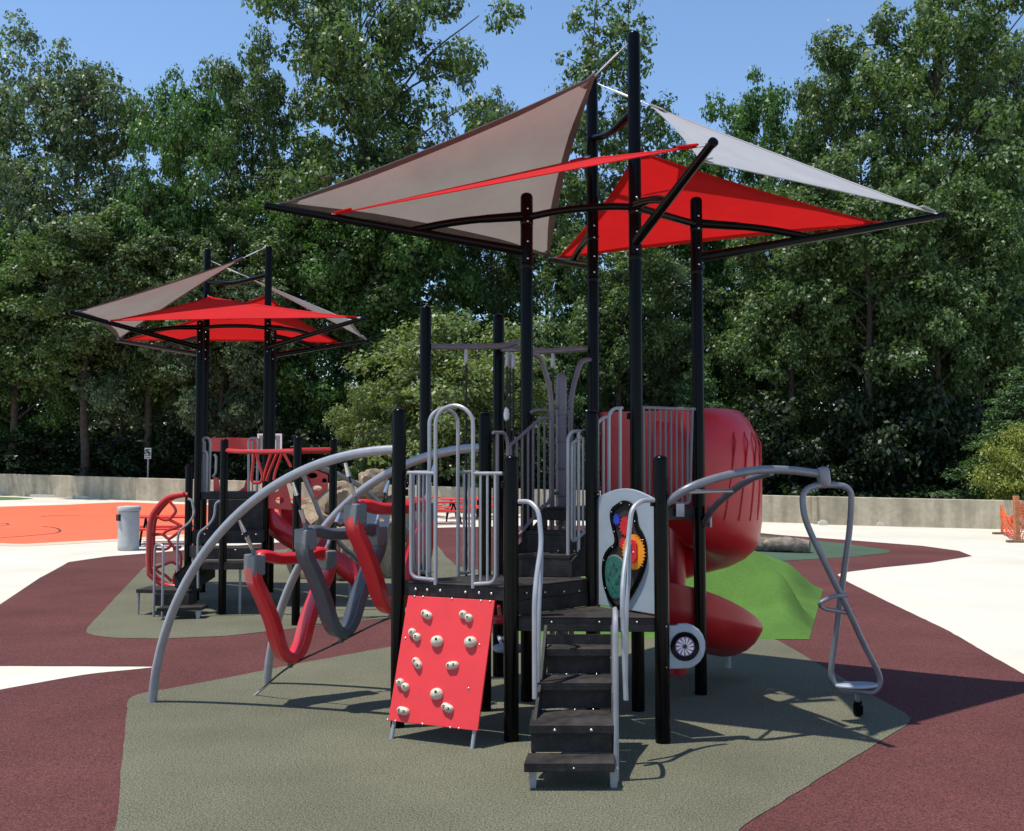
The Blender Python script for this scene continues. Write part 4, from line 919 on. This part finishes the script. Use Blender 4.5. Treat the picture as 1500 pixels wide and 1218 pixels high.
for px, py, Y, w, h, sd, lb in ((462, 805, 20.6, 40, 62, 1, 'tan boulder resting at the left end of the rock climb'), (505, 812, 20.2, 34, 50, 2, 'low brown boulder at the foot of the rock climb'), (548, 800, 20.6, 36, 60, 3, 'upright boulder at the right end of the rock climb'),
                                (500, 738, 21.2, 46, 36, 4, 'broad boulder lying on top of the low ones in the rock climb'), (548, 712, 21.2, 30, 28, 5, 'blocky pale boulder at the top of the rock climb'), (462, 752, 21.3, 30, 26, 6, 'small rounded boulder beside the red holed panel'), (582, 760, 21.4, 26, 40, 7, 'boulder behind the deck post at the end of the rock climb')):
    c = at(px, py, Y); S = FPX / Y; boulder(c, w / S * .86, w / S * .75, h / S * .86, sd, lb)
la, lb_ = gnd(1052, 806), gnd(1187, 811); dl = (lb_ - la); vs = []; fs = []; nl = 44; sg = 18
from mathutils import noise as mnoise
ax, ay = frame_axes(dl)
for i in range(nl + 1):
    t = i / nl; c = lerp(la, lb_, t) + V((0, 0, .19)) + V((0, .06 * math.sin(t * 7), .02 * math.sin(t * 11)))
    for k in range(sg):
        a = 2 * math.pi * k / sg; q = V((math.cos(a), math.sin(a), t * 9)); r = .185 * (1 + .16 * mnoise.noise(q * 1.3) + .14 * mnoise.noise(V((q.x * 2, q.y * 2, t * 22)))) * (1 - .12 * (t < .04) - .05 * (t > .97))
        vs.append(c + (ax * math.cos(a) + ay * math.sin(a)) * r)
for i in range(nl):
    for k in range(sg): fs.append((i * sg + k, i * sg + (k + 1) % sg, (i + 1) * sg + (k + 1) % sg, (i + 1) * sg + k))
fs += [tuple(range(sg)), tuple(nl * sg + k for k in range(sg))]
lg = thing('log', 'weathered tree log lying on the green rubber behind the turf mound', 'log', lerp(la, lb_, .5)); MB().add(vs, fs).build('bark', 'log_bark', lg, angle=70)
for t, w in ((.14, .16), (.55, .17), (.02, .06)):
    mb = MB(); c = lerp(la, lb_, t) + V((0, -.16, .24)); mb.ball(c, w, .045, .085, 14, 8); mb.build('bare_wood', 'log_wood', lg)
# turf mound
RID = [((1.2, 16.4), (3.1, 17.0), .95, 1.02, 1.5), ((3.1, 17.0), (4.9, 17.7), 1.02, .30, 1.15), ((2.4, 14.9), (3.3, 15.0), .62, .86, .8), ((3.3, 15.0), (4.2, 13.9), .86, .18, .72), ((.3, 14.6), (1.7, 14.2), .62, .55, 1.2), ((.3, 17.5), (1.2, 16.4), .5, .95, 1.3)]
nu, nv = 56, 56; vs = []; fs = []; qa, qb, qc, qd = V((-.05, 13.1)), V((3.72, 12.95)), V((5.55, 18.4)), V((.2, 19.6))
def mound_h(x, y):
    h = 0
    for (a, b, h0, h1, r) in RID:
        ax_, ay_ = b[0] - a[0], b[1] - a[1]; t = min(1, max(0, ((x - a[0]) * ax_ + (y - a[1]) * ay_) / (ax_ * ax_ + ay_ * ay_)))
        d = math.hypot(x - a[0] - ax_ * t, y - a[1] - ay_ * t) / r; h = max(h, lerp(h0, h1, t) * max(0, 1 - d ** 1.25))
    return h + .05
for j in range(nv + 1):
    for i in range(nu + 1):
        u, v = i / nu, j / nv; p = lerp(lerp(qa, qb, u), lerp(qd, qc, u), v); e = min(u, 1 - u, v, 1 - v)
        h = 0; 
        for dx, dy in ((0, 0), (.12, 0), (-.12, 0), (0, .12), (0, -.12)): h += mound_h(p.x + dx, p.y + dy) / 5
        h = (h * .95 + .14) * sstep(e * 9) ** .7; vs.append((p.x, p.y, gz(p.x, p.y) + .013 + h if e > 0 else .012))
for j in range(nv):
    for i in range(nu): w = nu + 1; fs.append((j * w + i, j * w + i + 1, (j + 1) * w + i + 1, (j + 1) * w + i))
tag(MB().add(vs, fs).build('turf_mound', 'turf', angle=80), 'bright green artificial turf mound behind the spiral slide', 'mound')

# ================================================================== small things
cb = gnd(188, 806); tb = thing('trash_can', 'grey concrete trash can with domed lid beside the orange court', 'trash can', cb)
mb = MB(); mb.lathe(cb, [(.25, 0), (.265, .04), (.265, .13), (.262, .14), (.262, .98), (.24, 1.0)], 28); mb.build('body', 'bin_grey', tb, angle=30)
mb = MB(); mb.lathe(cb + V((0, 0, 1.0)), [(.285, 0), (.29, .02), (.29, .1), (.27, .125), (.1, .14)], 28); mb.build('lid', 'bin_grey', tb, angle=40)
mb = MB(); mb.box(cb + V((-.19, -.19, .84)), (.05, -.05, 0), (.03, .03, 0), (0, 0, .08)); mb.build('opening', 'dark_hole', tb, smooth=False)
sb = gnd(216, 731.5); sg_ = thing('parking_sign', 'small white parking sign on a grey post by the low wall', 'sign', sb); S = FPX / sb.y
zt = at(216, 656.5, sb.y).z; zb_ = at(216, 672.5, sb.y).z
MB().tube([sb, U(sb, zt - .05)], .045, 8).build('sign_post', 'grey_metal', sg_)
hw = 4.9 / S; fc = V((0, -.06, 0))
mb = MB(); mb.box(U(sb, (zt + zb_) / 2) + fc, (hw, 0, 0), (0, .012, 0), (0, 0, (zt - zb_) / 2)); pn_ = mb.build('sign_panel', 'white_paint', sg_, smooth=False, bevel=.01)
Hs = zt - zb_
for (x0, x1, y0, y1, m_) in ((.14, .86, .80, .90, 'sign_green'), (.14, .86, .24, .60, 'sign_blue'), (.30, .70, .34, .50, 'white_paint'), (.12, .88, .08, .16, 'sign_green')):
    mb = MB(); o_ = .016 if m_ != 'white_paint' else .02; mb.box(U(sb, lerp(zb_, zt, (y0 + y1) / 2)) + fc + V((lerp(-hw, hw, (x0 + x1) / 2), -o_, 0)), (hw * (x1 - x0), 0, 0), (0, .003, 0), (0, 0, Hs * (y1 - y0) / 2)); mb.build('sign_print', m_, pn_, smooth=False)
for px, sd, lb2 in ((210.5, 21, 'left one of two pale stones at the foot of the parking sign'), (219.5, 22, 'right one of two pale stones at the foot of the parking sign')):
    c = gnd(px, 731.5) + V((0, -.1, .12)); boulder(c, .13, .12, .15, sd, 'pale rounded stone at the foot of the parking sign', 'stones at the sign foot')
# basketball hoop
hb = U(at(395, 745, 41.5), 0); hb.z = gz(hb.x, hb.y); hp_ = thing('basketball_hoop', 'clear basketball backboard with white outline behind the far structure', 'basketball hoop', hb)
MB().tube(fillet([hb, U(hb, 3.0), U(hb, 3.35) + V((0, -.5, 0))], .4, 5), .07, 10).build('pole', 'black_paint', hp_)
yb = hb.y - .55; q = [at(x, y, yb) for x, y in ((377, 635.5), (413, 635.5), (413, 661), (377, 661))]
mb = MB(); mb.prism([v + V((0, .012, 0)) for v in q], (0, .012, 0)); bd = mb.build('backboard', 'board_clear', hp_, smooth=False)
def outline(q, t): c = sum(q, V((0, 0, 0))) / 4; inn = [p + V((t if p.x < c.x else -t, 0, t if p.z < c.z else -t)) for p in q]; return MB().ring(q, inn, (0, -.01, 0))
outline(q, .075).build('outline', 'white_paint', bd, smooth=False); outline([at(x, y, yb) for x, y in ((389, 644.5), (404.5, 644.5), (404.5, 659), (389, 659))], .07).build('target_square', 'white_paint', bd, smooth=False)
c = sum(q, V((0, 0, 0))) / 4 - V((0, .28, .38)); MB().tube([c + V((.23 * math.cos(t), .23 * math.sin(t), 0)) for t in [2 * math.pi * k / 18 for k in range(18)]], .012, 6, closed=True).build('rim', 'fence_orange', hp_)
# picnic tables
def table(c, rz, label, s=1.0):
    root = thing('picnic_table', label, 'picnic table', c, 'red picnic tables'); ca, sa = math.cos(rz), math.sin(rz); X = V((ca, sa, 0)); Y = V((-sa, ca, 0)); Zz = V((0, 0, 1))
    def slab(nm, y, z, w, L): mb = MB(); mb.box(c + Y * y + Zz * z, X * L, Y * w, Zz * .028); return mb.build(nm, 'red_panel', root, smooth=False, bevel=.02)
    slab('table_top', 0, .74, .38, .95); slab('bench', .66, .44, .14, .95); slab('bench', -.66, .44, .14, .95)
    for sx in (-.6, .6):
        mb = MB(); mb.tube(fillet([c + X * sx + Y * -.62 + Zz * 0, c + X * sx + Y * -.45 + Zz * .40, c + X * sx + Y * -.2 + Zz * .42, c + X * sx + Zz * .70], .15, 4), .03, 8); mb.tube(fillet([c + X * sx + Y * .62, c + X * sx + Y * .45 + Zz * .40, c + X * sx + Y * .2 + Zz * .42, c + X * sx + Zz * .70], .15, 4), .03, 8)
        mb.tube([c + X * sx - Y * .68 + Zz * .41, c + X * sx + Y * .68 + Zz * .41], .025, 8); mb.build('leg_frame', 'black_paint', root)
for px, py, rz, lb in ((642, 767, .5, 'red picnic table with black legs nearest the maroon rubber behind the guard rail'), (683, 760, -.25, 'red picnic table closest to the wall behind the deck stairs'), (608, 757, .2, 'red picnic table behind the tall post of the loop climber'), (722, 757, .1, 'red picnic table half hidden behind the black posts by the wall'),
                       (246, 797, .12, 'red picnic table standing behind the red web wheel'), (412, 772, .3, 'red picnic table at the edge of the orange court'), (440, 762, -.2, 'red picnic table in front of the rock climb on the court side')):
    table(gnd(px, py), rz, lb)
# orange snow fence
f0, f1 = gnd(1468, 783), gnd(1490, 795); fe = thing('construction_fence', 'torn orange plastic net fence on wooden post by the wall end', 'fence', f1)
def fpost(c, h, r): mb = MB(); mb.box(c + V((0, 0, h / 2)), (r, 0, 0), (0, r, 0), (0, 0, h / 2)); mb.build('fence_post', 'post_wood', fe, smooth=False, bevel=.01)
fpost(f1, 1.38, .07); fpost(f0, .98, .035); f2 = f1 + V((1.3, .9, 0)); fpost(f2, 1.3, .06)
for c in (f0, f1): mb = MB(); mb.box(c + V((-.05, -.05, .04)), (.28, 0, 0), (0, .08, 0), (0, 0, .036)); mb.build('base_board', 'soil_brown', fe, smooth=False, bevel=.01)
for a, b, h0, h1, dip in ((f0, f1, .98, .92, .30), (f1, f2, 1.25, 1.2, .15)):
    nC, nR = 14, 16; mb = MB(); gridp = {}
    for i in range(nC + 1):
        t = i / nC; p = lerp(a, b, t); top = lerp(h0, h1, t) - dip * math.sin(math.pi * t) * (1 if t > .1 else t * 10) 
        for j in range(nR + 1): gridp[(i, j)] = U(p, p.z + .08 + (top - .08) * j / nR) + V((.03 * math.sin(i * 1.3 + j), .05 * math.sin(i * .9 + j * .7), 0))
    for i in range(nC + 1): mb.tube([gridp[(i, j)] for j in range(nR + 1)], .013, 4)
    for j in range(nR + 1): mb.tube([gridp[(i, j)] for i in range(nC + 1)], .011 if j < nR - 5 else .022, 4)
    mb.build('net', 'net_orange', fe)

# ================================================================== woods
def leaf_mesh(name, pts, nor, size, mat, rng, aspect=.62):
    n = len(pts); t = rng.normal(size=(n, 3)); nor = nor / (np.linalg.norm(nor, axis=1, keepdims=True) + 1e-9)
    t -= nor * (t * nor).sum(1, keepdims=True); t /= (np.linalg.norm(t, axis=1, keepdims=True) + 1e-9); b = np.cross(nor, t)
    s = size * rng.uniform(.6, 1.35, (n, 1)); v = np.empty((n, 4, 3))
    v[:, 0] = pts - t * s * .5; v[:, 2] = pts + t * s * .5; v[:, 1] = pts + b * s * .5 * aspect + nor * s * .08; v[:, 3] = pts - b * s * .5 * aspect + nor * s * .08
    me = bpy.data.meshes.new(name); me.vertices.add(n * 4); me.vertices.foreach_set('co', v.reshape(-1)); me.loops.add(n * 4); me.loops.foreach_set('vertex_index', np.arange(n * 4, dtype=np.int32))
    me.polygons.add(n); me.polygons.foreach_set('loop_start', np.arange(0, n * 4, 4, dtype=np.int32)); me.polygons.foreach_set('loop_total', np.full(n, 4, dtype=np.int32)); me.update(); me.materials.append(M[mat]); return me
def clump_leaves(cs, rs, per, rng, flat=.75, upb=.5, inner=.25, tuft=12, ts=.20):
    P_, N_ = [], []
    for c, r in zip(cs, rs):
        m = max(3, int(per * r * r / tuft)); d = rng.normal(size=(m, 3)); d /= np.linalg.norm(d, axis=1, keepdims=True)
        tc = d * (r * rng.uniform(inner, 1.12, (m, 1)) ** .5) * np.array([1, 1, flat]); k = m * tuft
        o = rng.normal(size=(k, 3)) * ts * rng.uniform(.6, 1.4, (m, 1)).repeat(tuft, 0) * np.array([1, 1, .6])
        P_.append(np.array(c) + tc.repeat(tuft, 0) + o); N_.append(d.repeat(tuft, 0) * .55 + o / ts * .35 + np.array([0, 0, upb]) + rng.normal(size=(k, 3)) * .5)
    return np.concatenate(P_), np.concatenate(N_)
def make_tree(seed, H, R, base, nl, mat, leaf, per, prof, clr=(.9, 1.6), flat=.75, rise=.25, sub=5, trunk_r=.32, droop=0, upb=.5, fork=0, aspect=.62):
    rng = np.random.default_rng(seed); mb = MB(); tp = []; wob = rng.normal(size=(9, 2)) * H * .010; wob[0] = 0
    for k in range(9): t = k / 8; tp.append(V((wob[:k + 1, 0].sum() * .6, wob[:k + 1, 1].sum() * .6, H * .93 * t)))
    tp = spline(tp, 3); mb.tube(tp, [trunk_r * (1.25 if i == 0 else 1) * (1 - .93 * i / (len(tp) - 1)) + .02 for i in range(len(tp))], 9)
    cs, rs = [], []
    def trunk(t): x = t * (len(tp) - 1); i = min(int(x), len(tp) - 2); return lerp(tp[i], tp[i + 1], x - i)
    for k in range(nl):
        t = base + (1 - base) * ((k + rng.uniform(.1, .9)) / nl); az = k * 2.4 + rng.uniform(-.6, .6); rad = R * prof((t - base) / (1 - base)) * rng.uniform(.68, 1.12)
        s = trunk(min(.97, t * .92)); e = s + V((math.cos(az) * rad, math.sin(az) * rad, rad * rise * rng.uniform(.3, 1.8) - droop * rad))
        m = lerp(s, e, .5) + V(rng.normal(size=3) * rad * .06) + V((0, 0, rad * (.10 if not droop else .16))); path = spline([s, m, e], 4); r0 = max(.03, trunk_r * .38 * (1 - .7 * t))
        mb.tube(path, [r0 * (1 - .85 * i / (len(path) - 1)) + .012 for i in range(len(path))], 6)
        for q in range(sub):
            u = rng.uniform(.35, 1.08); p = lerp(s, e, u) if not droop else path[min(len(path) - 1, int(u * (len(path) - 1)))]
            sd = rng.normal(size=3); sd /= np.linalg.norm(sd); spread = rad * .30 * rng.uniform(.4, 1.2); c = V(p) + V((sd[0], sd[1], sd[2] * .5 if not droop else sd[2] * .1)) * spread
            mb.tube([V(p), lerp(V(p), c, .5) + V((0, 0, spread * .12)), c], [r0 * .35 + .008, r0 * .25 + .006, .006], 5); cs.append(tuple(c)); rs.append(rng.uniform(*clr) * (.6 + .5 * rad / R))
    for q in range(4): c = trunk(.98) + V(rng.normal(size=3) * R * .10); cs.append(tuple(c)); rs.append(clr[0])
    p, n = clump_leaves(cs, rs, per, rng, flat, upb); crown = leaf_mesh('crown', p, n, leaf, mat, rng, aspect)
    me = bpy.data.meshes.new('trunk'); me.from_pydata(mb.v, [], mb.f); me.materials.append(M['bark']); me.polygons.foreach_set('use_smooth', [True] * len(me.polygons))
    zmax = p[:, 2].max(); return dict(trunk=me, crown=crown, H=float(np.percentile(p[:, 2], 99.7)), R=R)
PR_round = lambda t: max(.12, math.sin(math.pi * min(1, .16 + .70 * t)) ** .6)
PR_oval = lambda t: max(.15, math.sin(math.pi * min(1, .2 + .66 * t)) ** .55)
PR_cone = lambda t: max(.08, 1 - t * .92)
KIND = dict(
    oak=make_tree(1, 26, 8.4, .24, 46, 'leaf_oak', .29, 195, PR_round, (.95, 1.75), trunk_r=.42, sub=4, rise=.35, flat=.62, upb=.7),
    oak2=make_tree(2, 24, 7.4, .20, 44, 'leaf_silver', .27, 215, PR_oval, (.95, 1.7), trunk_r=.38, sub=4, rise=.45, flat=.66, upb=.7),
    maple=make_tree(3, 21, 5.8, .18, 40, 'leaf_maple', .27, 220, PR_oval, (.9, 1.5), trunk_r=.30, sub=4, rise=.3, flat=.6, upb=.7),
    tall=make_tree(9, 24, 5.2, .40, 30, 'leaf_oak', .29, 230, PR_oval, (.9, 1.6), trunk_r=.36, sub=3, rise=.3, flat=.62, upb=.7),
    slim=make_tree(4, 26, 2.3, .30, 30, 'leaf_oak', .27, 190, PR_oval, (.5, .95), trunk_r=.17, sub=3, rise=.8),
    pale=make_tree(5, 8.4, 4.4, .12, 34, 'leaf_pale', .20, 260, PR_round, (.6, 1.05), flat=.42, trunk_r=.13, sub=5, rise=.25, upb=.9),
    fir=make_tree(6, 12, 4.0, .10, 46, 'leaf_fir', .22, 240, PR_cone, (.55, .95), flat=.30, trunk_r=.18, sub=5, droop=.22, rise=.05, upb=.8, aspect=.35),
    bush=make_tree(7, 4.2, 2.4, .06, 22, 'leaf_yellow', .14, 420, PR_round, (.45, .75), flat=.45, trunk_r=.08, sub=4, rise=.3, upb=.9),
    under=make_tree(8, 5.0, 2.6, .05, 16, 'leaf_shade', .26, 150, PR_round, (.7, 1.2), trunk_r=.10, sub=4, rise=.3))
def plant(kind, px, ytop, Y, wpx, label, cat='tree', name=None, group=None, rz=None):
    K = KIND[kind]; c = at(px, 700, Y); c.z = gz(c.x, c.y); zt = at(px, ytop, Y).z - c.z; sz = zt / K['H']; sx = (wpx / 2 / FPX * Y) / K['R'] * .92
    o = bpy.data.objects.new(name or 'tree', None); o.empty_display_size = .5; link(o, None, c); o.scale = (sx, sx, sz); o.rotation_euler = (0, 0, rz if rz is not None else random.uniform(0, 6.28)); tag(o, label, cat, group or 'trees of the woods behind the wall')
    for nm in ('trunk', 'crown'): q = bpy.data.objects.new(nm, K[nm]); COL.objects.link(q); q.parent = o
    return o
plant('oak2', 95, 62, 56, 310, 'broad silvery oak, first tall tree behind the parking stops', rz=.4)
plant('oak', -70, 112, 58, 260, 'oak at the end of the woods beyond the parking stops')
plant('maple', 262, 118, 53, 190, 'dark green maple behind the parking sign between two oaks')
plant('oak', 362, 78, 60, 230, 'oak with open crown behind the far play structure')
plant('oak', 525, -45, 57, 400, 'tallest open crowned oak rising left of the taupe sail', rz=1.1)
plant('oak2', 715, 118, 62, 190, 'silvery oak showing just above the edge of the taupe sail')
plant('slim', 852, 8, 58, 120, 'slender tall tree with sparse leaves behind the shorter mast', name='slender_tree')
plant('slim', 936, 2, 60, 115, 'slender tall tree with sparse leaves behind the tallest mast', name='slender_tree', rz=2)
plant('maple', 1120, 128, 58, 190, 'bright green maple rising just above the pale grey sail')
plant('maple', 1010, 205, 60, 200, 'green maple standing behind the pale grey sail and red sail')
plant('oak', 1385, -15, 53, 400, 'huge oak towering over the wall right of the spinner', rz=.2)
plant('oak', 1245, 88, 56, 250, 'oak leaning out beside the huge oak above the spinner', rz=3)
plant('oak2', 1510, 25, 56, 220, 'silvery oak behind the yellow green bush')
plant('maple', 620, 262, 55, 250, 'maple under the tallest oak, behind the loop climber')
plant('oak', 800, 268, 59, 240, 'oak standing directly behind the two masts', rz=5)
plant('maple', 450, 285, 54, 220, 'maple right of the far structure sails')
plant('oak2', 175, 300, 53, 250, 'lower silvery oak behind the far taupe sail')
plant('maple', 20, 330, 53, 230, 'low maple behind the orange court')
plant('oak', 1150, 345, 55, 240, 'lower oak behind the red slide hood')
plant('maple', 1290, 330, 62, 200, 'maple filling the gap behind the huge oak')
plant('oak2', 940, 360, 55, 210, 'lower silvery oak behind the red sail and slide')
plant('oak2', 320, 380, 51, 200, 'low silvery oak in front of the dark maple')
plant('maple', 1450, 300, 60, 220, 'maple at the back of the woods right of the huge oak')
for px, yt, k_ in ((-250, 120, 'oak'), (-430, 90, 'oak2'), (-640, 130, 'oak'), (1690, 40, 'oak'), (1890, 90, 'oak2')): plant(k_, px, yt, 58, 330, 'tall oak at the outer end of the woods ' + {-250: 'first one past the parking stops', -430: 'second one past the parking stops', -640: 'farthest past the parking stops', 1690: 'first one past the orange net fence', 1890: 'second one past the orange net fence'}[px])
plant('pale', 668, 468, 47.5, 330, 'pale green spreading dogwood behind the wall and loop climber', name='dogwood', rz=.7)
plant('pale', 560, 560, 48.5, 150, 'small pale dogwood beside the large dogwood', name='dogwood')
plant('fir', 815, 445, 50, 190, 'feathery green conifer behind the overhead beam', name='conifer')
plant('fir', 1030, 520, 48, 200, 'feathery green conifer above the red slide hood', name='conifer')
plant('fir', 1502, 545, 42.0, 250, 'drooping cedar behind the orange net fence', name='cedar', rz=1)
plant('bush', 1496, 622, 38.6, 130, 'yellow green leafy bush above the orange net fence', 'bush', 'bush', 'bushes by the wall')
for px, yt, Y, w, lb in ((1276, 210, 47, 240, 'tree with thick dark trunk behind the spinner'), (1378, 240, 46.5, 190, 'tree with straight dark trunk left of the cedar'), (1436, 280, 48, 200, 'tree with dark trunk close to the cedar'), (1160, 280, 48.5, 190, 'tree with bare trunk beside the slide hood'),
                         (905, 300, 51, 200, 'tree with dark trunk between the two tall masts'), (216, 290, 52, 200, 'tree with dark trunk behind the parking sign'), (120, 320, 51, 220, 'tree with dark trunk behind the middle parking stop'), (340, 300, 52, 200, 'tree with dark trunk between the posts of the far structure'), (530, 250, 56, 230, 'tree with dark trunk beside the dogwoods'), (20, 360, 52, 200, 'tree with dark trunk behind the grass strip')):
    plant('tall', px, yt, Y, w, lb)
for i, (px, yt, w) in enumerate(((-40, 640, 150), (60, 630, 150), (150, 645, 130), (245, 630, 140), (345, 640, 130), (430, 620, 140), (900, 620, 150), (1215, 640, 130), (760, 620, 130), (1330, 560, 170), (1400, 590, 150), (1120, 580, 150), (1260, 570, 150))):
    where = ['behind the near parking stop', 'behind the middle parking stop', 'between the parking stops and the sign', 'behind the parking sign', 'behind the web wheel', 'behind the basketball hoop', 'behind the two masts', 'behind the spinner arm', 'behind the deck stair rails', 'between two dark trunks right of the spinner', 'next to the cedar', 'beside the slide hood', 'around the thick dark trunk'][i]
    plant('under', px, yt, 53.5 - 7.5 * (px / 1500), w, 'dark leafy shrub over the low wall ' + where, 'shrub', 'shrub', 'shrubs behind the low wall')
# far edge of the wood, one mass of leaves
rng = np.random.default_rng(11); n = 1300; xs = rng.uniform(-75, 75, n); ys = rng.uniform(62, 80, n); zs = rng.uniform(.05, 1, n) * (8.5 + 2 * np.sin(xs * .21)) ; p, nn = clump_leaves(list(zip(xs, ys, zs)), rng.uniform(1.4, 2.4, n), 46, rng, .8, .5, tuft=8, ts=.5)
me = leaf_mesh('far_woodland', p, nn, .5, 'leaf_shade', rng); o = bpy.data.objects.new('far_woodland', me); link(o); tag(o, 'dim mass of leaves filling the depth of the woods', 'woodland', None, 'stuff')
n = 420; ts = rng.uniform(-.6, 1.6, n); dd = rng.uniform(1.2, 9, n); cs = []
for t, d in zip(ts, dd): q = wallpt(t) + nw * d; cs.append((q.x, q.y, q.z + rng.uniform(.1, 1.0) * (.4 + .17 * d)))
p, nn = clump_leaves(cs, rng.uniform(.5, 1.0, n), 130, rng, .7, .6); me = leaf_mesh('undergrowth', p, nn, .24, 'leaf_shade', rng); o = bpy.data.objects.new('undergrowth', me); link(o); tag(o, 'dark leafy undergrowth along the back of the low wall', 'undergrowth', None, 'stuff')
